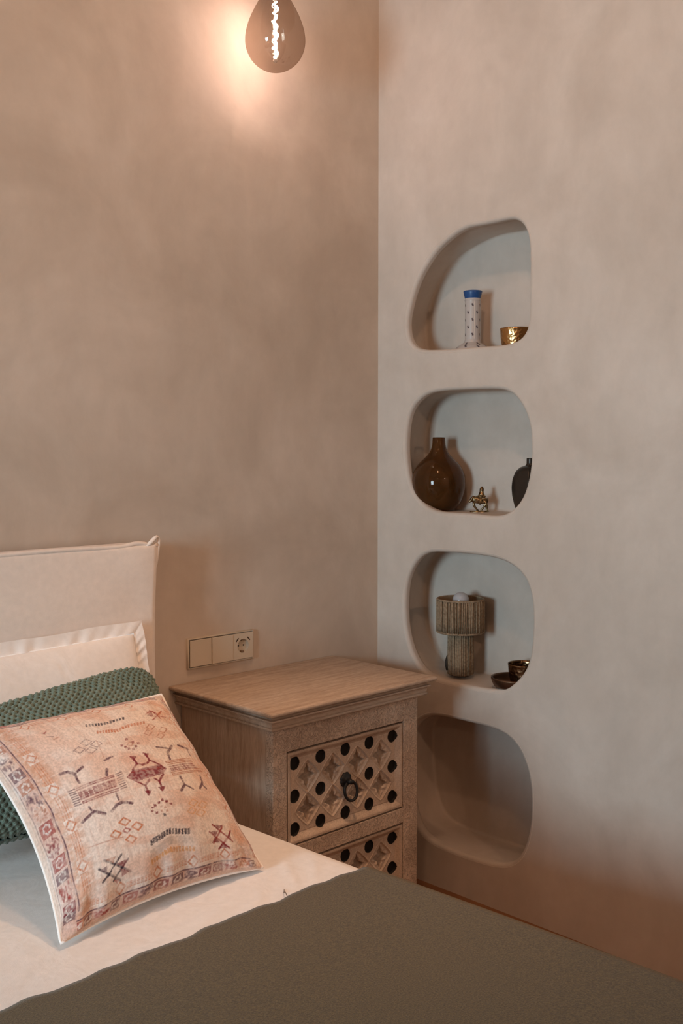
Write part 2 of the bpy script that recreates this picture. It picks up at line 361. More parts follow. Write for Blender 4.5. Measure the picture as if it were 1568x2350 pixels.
# ---- throw blanket
P = []; rows = []
yt = np.linspace(-.955, -2.5, 150)
for j, y in enumerate(yt):
    row = []; xe = bed_edge_x(y)+.010; xl = -2.77; rr = .056; zt = BZ+.009
    lift = 1.0 if j > 0 else 0
    tt = np.linspace(0, 1, 260); Ltop = (xe-rr)-(xl+rr); Ls = .24; La = rr*math.pi/2; tot = Ls*2+La*2+Ltop
    for d in tt*tot:
        if d < Ls: x, z = xl, zt-rr-(Ls-d)
        elif d < Ls+La: a = (d-Ls)/rr; x, z = xl+rr-rr*math.cos(a), zt-rr+rr*math.sin(a)
        elif d < Ls+La+Ltop: x, z = xl+rr+(d-Ls-La), zt
        elif d < Ls+2*La+Ltop: a = (d-Ls-La-Ltop)/rr; x, z = xe-rr+rr*math.sin(a), zt-rr+rr*math.cos(a)
        else: x, z = xe, zt-rr-(d-Ls-2*La-Ltop)
        row.append((x, y, z))
    rows.append(row)
P = np.array(rows); X = P[..., 0]
wob = .0028*np.sin(X*31)+.0022*np.sin(X*57+1)+.0016*np.sin(X*97+2)
fall = np.exp(-(yt+.955)[:, None]**2/.05**2)
P[..., 1] += wob*fall
tp = P[..., 2] > BZ
P[..., 2] += np.where(tp, .0015*np.sin(X*6)*np.sin(P[..., 1]*8), 0)
e0 = P[0].copy(); e0[:, 1] += .003; e0[:, 2] -= .003; e1 = P[0].copy(); e1[:, 1] += .003; e1[:, 2] -= .0085; 
P = np.concatenate([e1[None], e0[None], P])
th = link('throw_blanket', gridmesh('throw_blanket', P, flip=True), THROW)
tag(th, 'olive brown woven throw laid flat across the lower bed', 'blanket')
# loose thread on the sheet
mb = MB(); mb.add(*tube_geo([(-1.232,-.950,.5535),(-1.229,-.940,.560),(-1.226,-.932,.556),(-1.219,-.925,.5525),(-1.212,-.917,.5525)], .0007, 5))
tag(mb.build('loose_thread', mat('thread_brown', (.12,.07,.04), .9)), 'tiny brown loose thread on the white sheet by the throw edge', 'thread')

# ---- cushions
def cushion(Pbl, Pbr, Ptl, Ptr, H, pin, ex, nu, nv, side=1, disp=None, uv=False, half=1.0, flat=0):
    s = np.linspace(-1, 1, nu)[None, :].repeat(nv, 0); t = np.linspace(-1, 1, nv)[:, None].repeat(nu, 1)
    # denser near the border
    s = np.sin(s*math.pi/2)*.35+s*.65; t = np.sin(t*math.pi/2)*.35+t*.65
    return cushion_pts(s, t, Pbl, Pbr, Ptl, Ptr, H, pin, ex, side), s, t
def cushion_pts(s, t, Pbl, Pbr, Ptl, Ptr, H, pin, ex, side=1):
    bl, br, tl, tr = map(np.array, (Pbl, Pbr, Ptl, Ptr))
    if len(pin) == 2: pin = (pin[0], pin[0], pin[1], pin[1])
    s2 = s*(1-np.where(s < 0, pin[0], pin[1])*(1-t*t)); t2 = t*(1-np.where(t < 0, pin[2], pin[3])*(1-s*s))
    a = ((1+s2)/2)[..., None]; b = ((1+t2)/2)[..., None]
    B = (bl*(1-a)+br*a)*(1-b)+(tl*(1-a)+tr*a)*b
    n = np.cross(br-bl, tl-bl); n = n/np.linalg.norm(n)
    w = np.clip((1-s*s)*(1-t*t), 0, 1)
    h = H*w**ex*(1-.12*t)
    return B+n*(h*side)[..., None]
def seam_pts(args, n=90):
    L_ = np.linspace(-1, 1, n); o_ = np.ones(n)
    s = np.concatenate([L_, o_, L_[::-1], -o_]); t = np.concatenate([-o_, L_, o_, L_[::-1]])
    return cushion_pts(s, t, *args)
KNIT = mat('knit_wool', (.115,.155,.125), .95, sheen=.3, spec=.1)
v = coords(KNIT)
# white pillow with an oxford flange, leaning on the headboard
wp = empty('white_pillow', (-1.38, -.2, .56))
tag(wp, 'white pillow with a gathered flange leaning on the cream headboard', 'pillow')
a = ((-1.75,-.225,.588), (-1.035,-.225,.588), (-1.76,-.145,.900), (-1.034,-.138,.921))
for nm, sd in (('pillow_front', 1), ('pillow_back', -1)):
    P, s, t = cushion(*a, .048 if sd > 0 else .018, (.0, .0), .42, 110, 70)
    if sd < 0: P, s, t = cushion(*a, -.012, (.0, .0), .42, 110, 70)
    P[..., 1] += .003*np.sin(P[..., 0]*23+P[..., 2]*8)*(1-s*s)*(1-t*t)
    child(link(nm, gridmesh(nm, P, flip=(sd < 0)), COTTON), wp)
def flange(a, w, nu=420, nv=10, amp=.0028, fr=(44, 71)):
    bl, br, tl, tr = map(np.array, a); ex = (br-bl)/np.linalg.norm(br-bl); ez = (tl-bl)/np.linalg.norm(tl-bl); n = np.cross(ex, ez)
    c = [bl, br, tr, tl]; o = [bl-ex*w-ez*w, br+ex*w-ez*w, tr+ex*w+ez*w, tl-ex*w+ez*w]
    P = []
    for k in range(nv+1):
        f = k/nv; row = []
        for q in range(4):
            p0 = c[q]*(1-f)+o[q]*f; p1 = c[(q+1) % 4]*(1-f)+o[(q+1) % 4]*f
            for t in np.linspace(0, 1, nu//4, endpoint=False):
                th = (q+t)*nu/4; g = math.sin(th*.62+math.sin(th*.13)*2)*.6+math.sin(th*1.07+1)*.4
                row.append(p0*(1-t)+p1*t + n*(amp*g*(.3+.7*(1-f))+.001)+ (ez if q in (0, 2) else ex)*.0015*math.sin(th*.2)*f)
        P.append(row)
    return np.array(P)
child(link('flange', gridmesh('flange', flange(a, .031), closed_u=True), COTTON), wp)
mb = MB(); mb.add(*tube_geo([a[0], a[1], a[3], a[2]], .0022, 6, True)); child(mb.build('seam', COTTON), wp)

# green chunky-knit cushion
gc = empty('green_knit_cushion', (-1.4, -.5, .56)); tag(gc, 'grey green chunky knitted cushion behind the patterned cushion', 'cushion')
GA = ((-1.77,-.470,.618), (-1.135,-.470,.618), (-1.77,-.275,.790), (-1.070,-.260,.868))
def knit(sd, H, nu, nv):
    s = np.linspace(-1, 1, nu)[None, :].repeat(nv, 0); t = np.linspace(-1, 1, nv)[:, None].repeat(nu, 1)
    s0, t0 = s, t
    s = np.sin(s*math.pi/2)*.55+s*.45
    t = np.sin(t*math.pi/2)*.55+t*.45
    P = cushion_pts(s*(1-.10*t**6), t*(1-.16*s**8), *GA, H, (.0, .0), .30, sd)
    # edge rows roll outwards into a soft boxy border
    du = np.gradient(P, axis=1); dv = np.gradient(P, axis=0); nn = np.cross(du, dv)*sd
    nn /= np.linalg.norm(nn, axis=2)[..., None]+1e-9
    # arc-length coordinates so that the stitches keep their size
    au = np.cumsum(np.linalg.norm(du, axis=2), 1); av = np.cumsum(np.linalg.norm(dv, axis=2), 0)
    au = au - au[:, nu//2][:, None]; av = av - av[nv//2][None, :]
    c = .0150; u = au/c+.25*np.sin(av*90+au*11); w = av/(c*.66)+.2*np.sin(au*70)
    row = np.floor(w); off = (row % 2)*.5; fu = (u+off) % 1; fw = w % 1
    bumpv = np.exp(-(((fu-.5)/.30)**2+((fw-.5)/.36)**2))
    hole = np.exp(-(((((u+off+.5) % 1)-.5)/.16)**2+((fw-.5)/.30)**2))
    j = .5*np.sin(u*2.1+w*.7)+.5*np.sin(w*1.3-u*.9)
    cj = np.modf(np.abs(np.sin(np.floor(u+off)*12.99+row*78.2))*437.5)[0]; d = bumpv*(.0022+.0024*cj)-hole*.0036+j*.0008+.0006*np.sin(u*19)*np.sin(w*17)
    return P+nn*d[..., None], np.clip(hole, 0, 1)
for nm, sd, H, nu, nv in (('knit_front', 1, .068, 760, 620), ('knit_back', -1, .05, 260, 200)):
    P, hl = knit(sd, H, nu, nv); me = gridmesh(nm, P, flip=(sd < 0))
    q = (1-.55*hl.reshape(-1))[:, None]; setcol(me, q*np.ones(3))  # stitch holes darkened in the vertex colour, standing in for their shade
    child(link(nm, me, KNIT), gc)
at = N(KNIT, 'ShaderNodeAttribute', attribute_name='print')
kc = ramp(KNIT, noise(KNIT, v, 40, 4), [(.3, (.125,.170,.135)), (.7, (.185,.235,.19))])
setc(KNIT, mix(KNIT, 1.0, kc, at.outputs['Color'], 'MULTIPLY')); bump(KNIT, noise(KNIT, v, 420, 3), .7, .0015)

# patterned cushion
pc = empty('patterned_cushion', (-1.4, -.8, .552))
tag(pc, 'square cream cushion printed with faded red and purple tribal motifs', 'cushion')
PA = ((-1.631,-.831,.560), (-1.185,-.822,.560), (-1.641,-.498,.852), (-1.192,-.489,.850)); PIN = (.150, .045, .090, .035); PH = .098; PEX = .52
MOTIFS = [('F','m',0.95,[(-0.109,-0.031),(-0.017,0.017),(0.241,0.017),(0.281,-0.026),(0.214,-0.07),(-0.052,-0.092)]),
 ('L','r',0.005,0.8,[(-0.039,0.0),(0.232,-0.009)]),
 ('L','w',0.0025,0.35,[(-0.022,0.017),(0.236,0.013)]),
 ('L','w',0.0025,0.35,[(-0.048,-0.083),(0.219,-0.061)]),
 ('L','m',0.009,0.95,[(-0.017,0.017),(0.048,0.07),(0.044,0.135)]),
 ('L','m',0.009,0.95,[(0.048,0.07),(0.083,0.048),(0.135,0.057),(0.17,0.079),(0.17,0.149)]),
 ('L','m',0.009,0.95,[(0.17,0.079),(0.245,0.013)]),
 ('L','m',0.009,0.95,[(-0.044,-0.087),(0.013,-0.14),(0.07,-0.1)]),
 ('L','m',0.009,0.95,[(0.013,-0.14),(0.009,-0.206)]),
 ('L','m',0.009,0.95,[(0.118,-0.1),(0.144,-0.131),(0.214,-0.074)]),
 ('L','m',0.009,0.95,[(0.144,-0.131),(0.14,-0.192)]),
 ('F','m',0.95,[(0.022,0.157),(0.083,0.14),(0.035,0.1)]),
 ('F','m',0.95,[(0.149,0.166),(0.201,0.144),(0.162,0.105)]),
 ('F','m',0.95,[(-0.017,-0.184),(0.044,-0.197),(-0.004,-0.241)]),
 ('F','m',0.95,[(0.109,-0.184),(0.175,-0.184),(0.127,-0.232)]),
 ('L','p',0.0045,0.85,[(-0.609,0.044),(-0.547,0.039)],0.014),
 ('L','p',0.0045,0.85,[(-0.609,0.026),(-0.552,0.017)],0.014),
 ('L','p',0.0045,0.85,[(-0.609,0.009),(-0.552,0.0)],0.014),
 ('L','p',0.0045,0.85,[(-0.609,-0.013),(-0.552,-0.017)],0.014),
 ('L','p',0.0045,0.85,[(-0.609,-0.031),(-0.552,-0.039)],0.014),
 ('L','p',0.0045,0.85,[(-0.613,-0.052),(-0.552,-0.057)],0.014),
 ('L','p',0.0045,0.85,[(-0.613,-0.07),(-0.557,-0.074)],0.014),
 ('L','p',0.0045,0.85,[(-0.613,-0.087),(-0.557,-0.096)],0.014),
 ('L','p',0.0045,0.85,[(-0.184,0.026),(-0.114,0.031)],0.014),
 ('L','p',0.0045,0.85,[(-0.188,0.009),(-0.118,0.013)],0.014),
 ('L','p',0.0045,0.85,[(-0.192,-0.013),(-0.122,-0.009)],0.014),
 ('L','p',0.0045,0.85,[(-0.197,-0.031),(-0.127,-0.031)],0.014),
 ('L','p',0.0045,0.85,[(-0.201,-0.052),(-0.131,-0.048)],0.014),
 ('L','p',0.0045,0.85,[(-0.201,-0.07),(-0.135,-0.07)],0.014),
 ('L','p',0.0045,0.85,[(-0.206,-0.092),(-0.14,-0.087)],0.014),
 ('L','p',0.0045,0.85,[(-0.21,-0.109),(-0.14,-0.109)],0.014),
 ('L','m',0.0055,0.8,[(-0.538,0.039),(-0.197,0.026)],0.022),
 ('L','m',0.0055,0.8,[(-0.543,0.022),(-0.197,0.013)],0.022),
 ('L','m',0.0055,0.8,[(-0.547,-0.083),(-0.214,-0.096)],0.022),
 ('L','m',0.0055,0.8,[(-0.547,-0.096),(-0.219,-0.114)],0.022),
 ('L','m',0.0085,0.8,[(-0.543,-0.004),(-0.206,-0.017)],0.04),
 ('L','m',0.0085,0.8,[(-0.543,-0.022),(-0.206,-0.035)],0.04),
 ('L','m',0.0085,0.8,[(-0.543,-0.039),(-0.21,-0.052)],0.04),
 ('L','m',0.0085,0.8,[(-0.547,-0.057),(-0.214,-0.07)],0.04),
 ('L','p',0.01365,0.9,[(-0.585,0.201),(-0.529,0.192),(-0.483,0.153)],0.02),
 ('L','p',0.0105,0.9,[(-0.496,0.149),(-0.388,0.188)],0.02),
 ('L','p',0.0105,0.9,[(-0.483,0.149),(-0.496,0.105),(-0.492,0.061)],0.02),
 ('L','p',0.0126,0.9,[(-0.604,-0.232),(-0.547,-0.214),(-0.492,-0.197)],0.02),
 ('L','p',0.0126,0.9,[(-0.492,-0.197),(-0.41,-0.258)],0.02),
 ('L','p',0.0126,0.9,[(-0.356,-0.258),(-0.298,-0.223),(-0.245,-0.219)],0.02),
 ('L','p',0.0126,0.9,[(-0.245,-0.219),(-0.162,-0.258)],0.02),
 ('L','p',0.008400000000000001,0.9,[(-0.263,-0.131),(-0.267,-0.197)],0.02),
 ('L','p',0.008400000000000001,0.9,[(-0.515,-0.144),(-0.506,-0.188)],0.02),
 ('L','p',0.00945,0.9,[(-0.118,0.192),(-0.21,0.175)],0.02),
 ('L','p',0.0126,0.9,[(-0.228,0.092),(-0.263,0.039)],0.02),
 ('L','t',0.0045,0.9,[(0.307,0.039),(0.613,0.061)],0.014),
 ('L','t',0.0045,0.9,[(0.307,0.026),(0.618,0.044)],0.014),
 ('L','t',0.0045,0.9,[(0.307,0.009),(0.628,0.031)],0.014),
 ('L','t',0.0045,0.9,[(0.298,-0.07),(0.672,-0.039)],0.014),
 ('L','t',0.0045,0.9,[(0.298,-0.087),(0.681,-0.057)],0.014),
 ('L','t',0.0045,0.9,[(0.298,-0.1),(0.691,-0.07)],0.014),
 ('L','m',0.008,0.75,[(0.316,-0.013),(0.618,0.009)],0.036),
 ('L','m',0.008,0.75,[(0.316,-0.035),(0.628,-0.009)],0.036),
 ('L','m',0.008,0.75,[(0.316,-0.052),(0.637,-0.031)],0.036),
 ('L','p',0.012,0.9,[(0.37,0.061),(0.388,0.127),(0.496,0.201)],0.02),
 ('L','p',0.009,0.9,[(0.316,0.197),(0.428,0.17)],0.02),
 ('L','p',0.013,0.9,[(0.571,0.201),(0.686,0.166)],0.02),
 ('L','p',0.008,0.9,[(0.667,0.166),(0.652,0.083)],0.02),
 ('L','p',0.012,0.9,[(0.365,-0.122),(0.365,-0.197),(0.294,-0.254)],0.02),
 ('L','p',0.009,0.9,[(0.365,-0.197),(0.442,-0.254)],0.02),
 ('L','p',0.011,0.9,[(0.613,-0.118),(0.59,-0.188),(0.506,-0.25)],0.02),
 ('L','p',0.01,0.9,[(0.575,-0.21),(0.604,-0.254)],0.02),
 ('L','p',0.0045,0.7,[(-0.379,0.352),(-0.321,0.379),(-0.285,0.338),(-0.343,0.312),(-0.379,0.352)],0.018),
 ('L','p',0.0045,0.7,[(-0.219,0.365),(-0.157,0.392),(-0.122,0.352),(-0.184,0.321),(-0.219,0.365)],0.018),
 ('L','p',0.0045,0.7,[(-0.285,0.406),(-0.223,0.437),(-0.188,0.397),(-0.25,0.365),(-0.285,0.406)],0.018),
 ('L','p',0.0045,0.7,[(-0.294,0.316),(-0.236,0.343),(-0.197,0.303),(-0.258,0.276),(-0.294,0.316)],0.018),
 ('L','t',0.005,0.8,[(0.361,0.424),(0.424,0.469),(0.464,0.437),(0.397,0.397),(0.361,0.424)],0.018),
 ('L','t',0.005,0.8,[(0.464,0.374),(0.533,0.419),(0.585,0.397),(0.506,0.347),(0.464,0.374)],0.018),
 ('L','t',0.005,0.8,[(0.294,0.361),(0.352,0.401),(0.392,0.374),(0.329,0.334),(0.294,0.361)],0.018),
 ('L','t',0.005,0.8,[(0.388,0.307),(0.455,0.352),(0.496,0.325),(0.428,0.285),(0.388,0.307)],0.018),
 ('F','m',0.8,[(0.092,0.343),(0.118,0.347),(0.109,0.321),(0.083,0.321)]),
 ('F','m',0.8,[(0.017,0.289),(0.039,0.289),(0.031,0.267),(0.009,0.267)]),
 ('F','m',0.8,[(0.039,0.267),(0.061,0.267),(0.052,0.245),(0.031,0.245)]),
 ('F','m',0.8,[(0.057,0.245),(0.079,0.241),(0.07,0.219),(0.048,0.219)]),
 ('F','m',0.8,[(0.087,0.228),(0.114,0.232),(0.105,0.206),(0.079,0.206)]),
 ('F','m',0.8,[(0.127,0.25),(0.153,0.254),(0.144,0.228),(0.118,0.228)]),
 ('F','m',0.8,[(0.166,0.281),(0.192,0.281),(0.184,0.258),(0.157,0.254)]),
 ('F','m',0.8,[(0.127,0.303),(0.153,0.303),(0.14,0.276),(0.118,0.276)]),
 ('L','t',0.005,0.6,[(0.07,0.272),(0.105,0.298),(0.135,0.281),(0.096,0.25),(0.07,0.272)],0.018),
 ('F','m',0.95,[(0.083,-0.285),(0.105,-0.285),(0.1,-0.307),(0.079,-0.307)]),
 ('F','m',0.95,[(0.109,-0.307),(0.135,-0.307),(0.131,-0.325),(0.105,-0.325)]),
 ('F','m',0.95,[(0.135,-0.334),(0.162,-0.334),(0.157,-0.352),(0.135,-0.352)]),
 ('F','m',0.95,[(0.044,-0.303),(0.065,-0.303),(0.061,-0.321),(0.039,-0.321)]),
 ('F','m',0.95,[(0.0,-0.312),(0.022,-0.316),(0.022,-0.334),(0.0,-0.334)]),
 ('F','m',0.95,[(-0.026,-0.329),(0.0,-0.329),(0.0,-0.347),(-0.026,-0.347)]),
 ('F','m',0.95,[(-0.044,-0.352),(-0.017,-0.352),(-0.022,-0.374),(-0.044,-0.37)]),
 ('F','m',0.95,[(-0.009,-0.374),(0.013,-0.379),(0.009,-0.397),(-0.013,-0.397)]),
 ('F','t',0.6,[(0.048,-0.338),(0.07,-0.338),(0.065,-0.356),(0.044,-0.356)]),
 ('F','t',0.6,[(0.079,-0.352),(0.096,-0.352),(0.096,-0.37),(0.074,-0.37)]),
 ('F','t',0.6,[(0.083,-0.383),(0.105,-0.383),(0.1,-0.401),(0.079,-0.401)]),
 ('F','t',0.6,[(0.039,-0.374),(0.057,-0.374),(0.057,-0.392),(0.035,-0.392)]),
 ('F','b',1,[(0.048,-0.406),(0.07,-0.41),(0.07,-0.428),(0.048,-0.428)]),
 ('L','o',0.0065,0.95,[(-0.334,-0.365),(-0.285,-0.343),(-0.241,-0.383),(-0.289,-0.406),(-0.334,-0.365)],0.018),
 ('L','o',0.0065,0.95,[(-0.245,-0.433),(-0.197,-0.41),(-0.153,-0.446),(-0.201,-0.474),(-0.245,-0.433)],0.018),
 ('L','o',0.0065,0.95,[(-0.433,-0.428),(-0.388,-0.406),(-0.343,-0.446),(-0.388,-0.469),(-0.433,-0.428)],0.018),
 ('L','o',0.0065,0.95,[(-0.325,-0.506),(-0.281,-0.487),(-0.236,-0.524),(-0.281,-0.547),(-0.325,-0.506)],0.018),
 ('L','r',0.006,0.8,[(-0.325,-0.437),(-0.298,-0.424),(-0.263,-0.446),(-0.294,-0.464),(-0.325,-0.437)],0.018),
 ('L','c',0.006,0.6,[(0.312,-0.374),(0.37,-0.338),(0.415,-0.365),(0.356,-0.401),(0.312,-0.374)],0.018),
 ('L','c',0.006,0.6,[(0.401,-0.401),(0.464,-0.361),(0.515,-0.388),(0.451,-0.428),(0.401,-0.401)],0.018),
 ('L','c',0.006,0.6,[(0.267,-0.437),(0.321,-0.406),(0.365,-0.433),(0.312,-0.464),(0.267,-0.437)],0.018),
 ('L','c',0.006,0.6,[(0.343,-0.469),(0.401,-0.433),(0.451,-0.46),(0.392,-0.496),(0.343,-0.469)],0.018),
 ('F','b',0.95,[(-0.131,-0.571),(-0.114,-0.575),(-0.122,-0.618),(-0.14,-0.613)]),
 ('F','b',0.95,[(-0.109,-0.561),(-0.087,-0.566),(-0.096,-0.609),(-0.118,-0.604)]),
 ('F','b',0.95,[(-0.083,-0.557),(-0.061,-0.561),(-0.07,-0.604),(-0.092,-0.599)]),
 ('F','b',0.95,[(-0.057,-0.552),(-0.035,-0.557),(-0.044,-0.599),(-0.065,-0.594)]),
 ('F','b',0.95,[(-0.026,-0.547),(-0.009,-0.547),(-0.017,-0.594),(-0.039,-0.59)]),
 ('F','b',0.95,[(0.0,-0.538),(0.017,-0.543),(0.009,-0.585),(-0.013,-0.58)]),
 ('F','b',0.95,[(0.026,-0.533),(0.044,-0.538),(0.035,-0.58),(0.013,-0.575)]),
 ('F','b',0.95,[(0.052,-0.533),(0.07,-0.533),(0.061,-0.58),(0.039,-0.575)]),
 ('F','b',0.95,[(0.079,-0.538),(0.096,-0.543),(0.087,-0.585),(0.065,-0.585)]),
 ('F','b',0.95,[(0.105,-0.543),(0.122,-0.547),(0.114,-0.594),(0.092,-0.59)]),
 ('F','b',0.95,[(0.131,-0.552),(0.149,-0.557),(0.14,-0.599),(0.118,-0.594)]),
 ('F','b',0.95,[(0.157,-0.557),(0.179,-0.561),(0.166,-0.604),(0.149,-0.604)]),
 ('F','b',0.95,[(0.184,-0.561),(0.206,-0.566),(0.192,-0.613),(0.175,-0.609)]),
 ('F','b',0.95,[(0.214,-0.571),(0.236,-0.571),(0.223,-0.618),(0.201,-0.613)]),
 ('L','g',0.03,0.45,[(-0.131,-0.676),(0.031,-0.623),(0.206,-0.657)]),
 ('F','c',0.8,[(-0.157,-0.711),(-0.14,-0.716),(-0.14,-0.758),(-0.157,-0.752)]),
 ('F','c',0.8,[(-0.135,-0.706),(-0.114,-0.711),(-0.118,-0.747),(-0.135,-0.742)]),
 ('F','c',0.8,[(-0.109,-0.701),(-0.087,-0.706),(-0.092,-0.742),(-0.114,-0.737)]),
 ('F','c',0.8,[(-0.083,-0.691),(-0.065,-0.696),(-0.065,-0.737),(-0.087,-0.732)]),
 ('F','c',0.8,[(-0.057,-0.686),(-0.039,-0.691),(-0.044,-0.727),(-0.061,-0.722)]),
 ('F','c',0.8,[(-0.035,-0.676),(-0.013,-0.681),(-0.017,-0.722),(-0.039,-0.716)]),
 ('F','c',0.8,[(-0.009,-0.672),(0.013,-0.676),(0.009,-0.711),(-0.013,-0.706)]),
 ('F','c',0.8,[(0.017,-0.667),(0.039,-0.672),(0.035,-0.711),(0.013,-0.706)]),
 ('F','c',0.8,[(0.048,-0.676),(0.065,-0.681),(0.061,-0.716),(0.039,-0.711)]),
 ('F','c',0.8,[(0.074,-0.681),(0.092,-0.686),(0.087,-0.722),(0.07,-0.722)]),
 ('F','c',0.8,[(0.1,-0.686),(0.122,-0.691),(0.118,-0.732),(0.096,-0.727)]),
 ('F','c',0.8,[(0.131,-0.696),(0.149,-0.696),(0.144,-0.737),(0.122,-0.732)]),
 ('F','c',0.8,[(0.157,-0.701),(0.179,-0.706),(0.175,-0.742),(0.153,-0.737)]),
 ('F','c',0.8,[(0.188,-0.706),(0.206,-0.711),(0.201,-0.747),(0.179,-0.742)]),
 ('F','c',0.8,[(0.214,-0.711),(0.236,-0.716),(0.232,-0.752),(0.21,-0.747)]),
 ('F','b',0.9,[(-0.109,0.609),(-0.092,0.604),(-0.109,0.571),(-0.127,0.575)]),
 ('F','b',0.9,[(-0.083,0.604),(-0.065,0.599),(-0.087,0.561),(-0.1,0.571)]),
 ('F','b',0.9,[(-0.057,0.599),(-0.039,0.594),(-0.061,0.557),(-0.074,0.566)]),
 ('F','b',0.9,[(-0.031,0.594),(-0.013,0.59),(-0.035,0.552),(-0.052,0.557)]),
 ('F','b',0.9,[(-0.004,0.59),(0.009,0.585),(-0.009,0.547),(-0.026,0.552)]),
 ('F','b',0.9,[(0.017,0.585),(0.035,0.58),(0.017,0.547),(0.0,0.547)]),
 ('F','b',0.9,[(0.044,0.58),(0.061,0.575),(0.044,0.543),(0.026,0.547)]),
 ('F','b',0.9,[(0.07,0.58),(0.087,0.575),(0.07,0.543),(0.057,0.547)]),
 ('F','b',0.9,[(0.105,0.59),(0.122,0.585),(0.1,0.547),(0.083,0.552)]),
 ('F','b',0.9,[(0.135,0.594),(0.153,0.59),(0.135,0.557),(0.118,0.561)]),
 ('F','b',0.9,[(0.166,0.599),(0.184,0.594),(0.166,0.561),(0.149,0.566)]),
 ('F','b',0.9,[(0.201,0.609),(0.219,0.604),(0.197,0.566),(0.179,0.571)]),
 ('F','b',0.9,[(0.232,0.613),(0.254,0.613),(0.232,0.575),(0.214,0.575)]),
 ('F','o',0.85,[(-0.079,0.501),(-0.061,0.496),(-0.083,0.46),(-0.096,0.464)]),
 ('F','o',0.85,[(-0.057,0.492),(-0.039,0.487),(-0.057,0.455),(-0.074,0.46)]),
 ('F','o',0.85,[(-0.031,0.487),(-0.013,0.483),(-0.031,0.451),(-0.048,0.455)]),
 ('F','o',0.85,[(-0.004,0.483),(0.013,0.478),(-0.004,0.446),(-0.022,0.451)]),
 ('F','o',0.85,[(0.017,0.478),(0.035,0.474),(0.017,0.437),(0.0,0.442)]),
 ('F','o',0.85,[(0.044,0.474),(0.061,0.469),(0.044,0.437),(0.026,0.437)]),
 ('F','o',0.85,[(0.065,0.469),(0.083,0.464),(0.065,0.428),(0.048,0.433)]),
 ('F','o',0.85,[(0.092,0.469),(0.109,0.464),(0.092,0.428),(0.074,0.433)]),
 ('F','o',0.85,[(0.122,0.478),(0.14,0.474),(0.122,0.437),(0.105,0.442)]),
 ('F','o',0.85,[(0.153,0.487),(0.175,0.483),(0.153,0.446),(0.135,0.451)]),
 ('F','o',0.85,[(0.184,0.492),(0.206,0.492),(0.184,0.455),(0.166,0.46)]),
 ('F','o',0.85,[(0.219,0.506),(0.236,0.501),(0.214,0.46),(0.197,0.464)]),
 ('F','o',0.85,[(0.25,0.51),(0.267,0.506),(0.25,0.469),(0.228,0.469)]),
 ('F','o',0.85,[(0.281,0.51),(0.298,0.506),(0.281,0.469),(0.258,0.474)]),
 ('F','o',0.85,[(0.312,0.51),(0.334,0.51),(0.312,0.469),(0.294,0.474)]),
 ('F','o',0.85,[(0.347,0.515),(0.37,0.515),(0.347,0.474),(0.325,0.478)]),
 ('F','o',0.85,[(0.383,0.519),(0.401,0.515),(0.383,0.478),(0.361,0.478)]),
 ('L','w',0.012,0.5,[(-0.096,0.529),(0.096,0.487),(0.276,0.529)]),
 ('L','b',0.0085,0.9,[(-0.529,-0.571),(-0.334,-0.737)]),
 ('L','b',0.0085,0.9,[(-0.585,-0.613),(-0.419,-0.768)]),
 ('L','b',0.0085,0.9,[(-0.388,-0.59),(-0.519,-0.691)]),
 ('L','b',0.0085,0.9,[(-0.343,-0.642),(-0.478,-0.747)]),
 ('L','b',0.0085,0.9,[(-0.524,-0.686),(-0.571,-0.711)]),
 ('F','p',0.7,[(-0.58,-0.618),(-0.515,-0.618),(-0.529,-0.672)]),
 ('F','m',0.85,[(-0.442,-0.637),(-0.343,-0.642),(-0.383,-0.686)]),
 ('F','m',0.8,[(-0.41,-0.686),(-0.338,-0.732),(-0.406,-0.752)]),
 ('F','t',0.6,[(-0.524,-0.571),(-0.437,-0.585),(-0.464,-0.623)]),
 ('F','r',0.6,[(-0.478,-0.742),(-0.419,-0.758),(-0.446,-0.784)]),
 ('F','w',0.9,[(-0.487,-0.662),(-0.451,-0.647),(-0.415,-0.696),(-0.46,-0.706)]),
 ('L','r',0.008,0.95,[(0.474,-0.575),(0.633,-0.722)]),
 ('L','r',0.008,0.95,[(0.419,-0.633),(0.575,-0.774)]),
 ('L','r',0.008,0.95,[(0.585,-0.585),(0.433,-0.727)]),
 ('L','r',0.008,0.95,[(0.662,-0.628),(0.478,-0.779)]),
 ('F','m',0.8,[(0.474,-0.575),(0.585,-0.585),(0.515,-0.623)]),
 ('F','m',0.8,[(0.419,-0.633),(0.515,-0.628),(0.469,-0.676)]),
 ('F','m',0.8,[(0.415,-0.722),(0.464,-0.676),(0.501,-0.727)]),
 ('F','m',0.8,[(0.474,-0.779),(0.524,-0.727),(0.585,-0.768)]),
 ('F','m',0.8,[(0.642,-0.633),(0.623,-0.716),(0.58,-0.691)]),
 ('L','r',0.007,0.9,[(0.474,0.604),(0.58,0.652),(0.613,0.533)]),
 ('L','r',0.007,0.9,[(0.701,0.637),(0.501,0.519)]),
 ('L','r',0.007,0.9,[(0.701,0.552),(0.515,0.575)]),
 ('L','r',0.007,0.9,[(0.566,0.662),(0.613,0.609)]),
 ('F','m',0.7,[(0.483,0.59),(0.58,0.647),(0.543,0.566)]),
 ('F','o',0.7,[(0.613,0.609),(0.696,0.637),(0.609,0.543)]),
 ('F','r',0.8,[(-0.478,0.642),(-0.428,0.647),(-0.464,0.618)]),
 ('L','p',0.005,0.6,[(-0.469,0.585),(-0.424,0.566)]),
 ('L','t',0.005,0.6,[(-0.442,0.533),(-0.392,0.543)]),
 ('L','t',0.004,0.7,[(-0.623,-0.428),(-0.334,-0.478)],0.014),
 ('L','t',0.004,0.6,[(-0.149,0.392),(-0.192,0.201)],0.014)]
nu = nv = 430
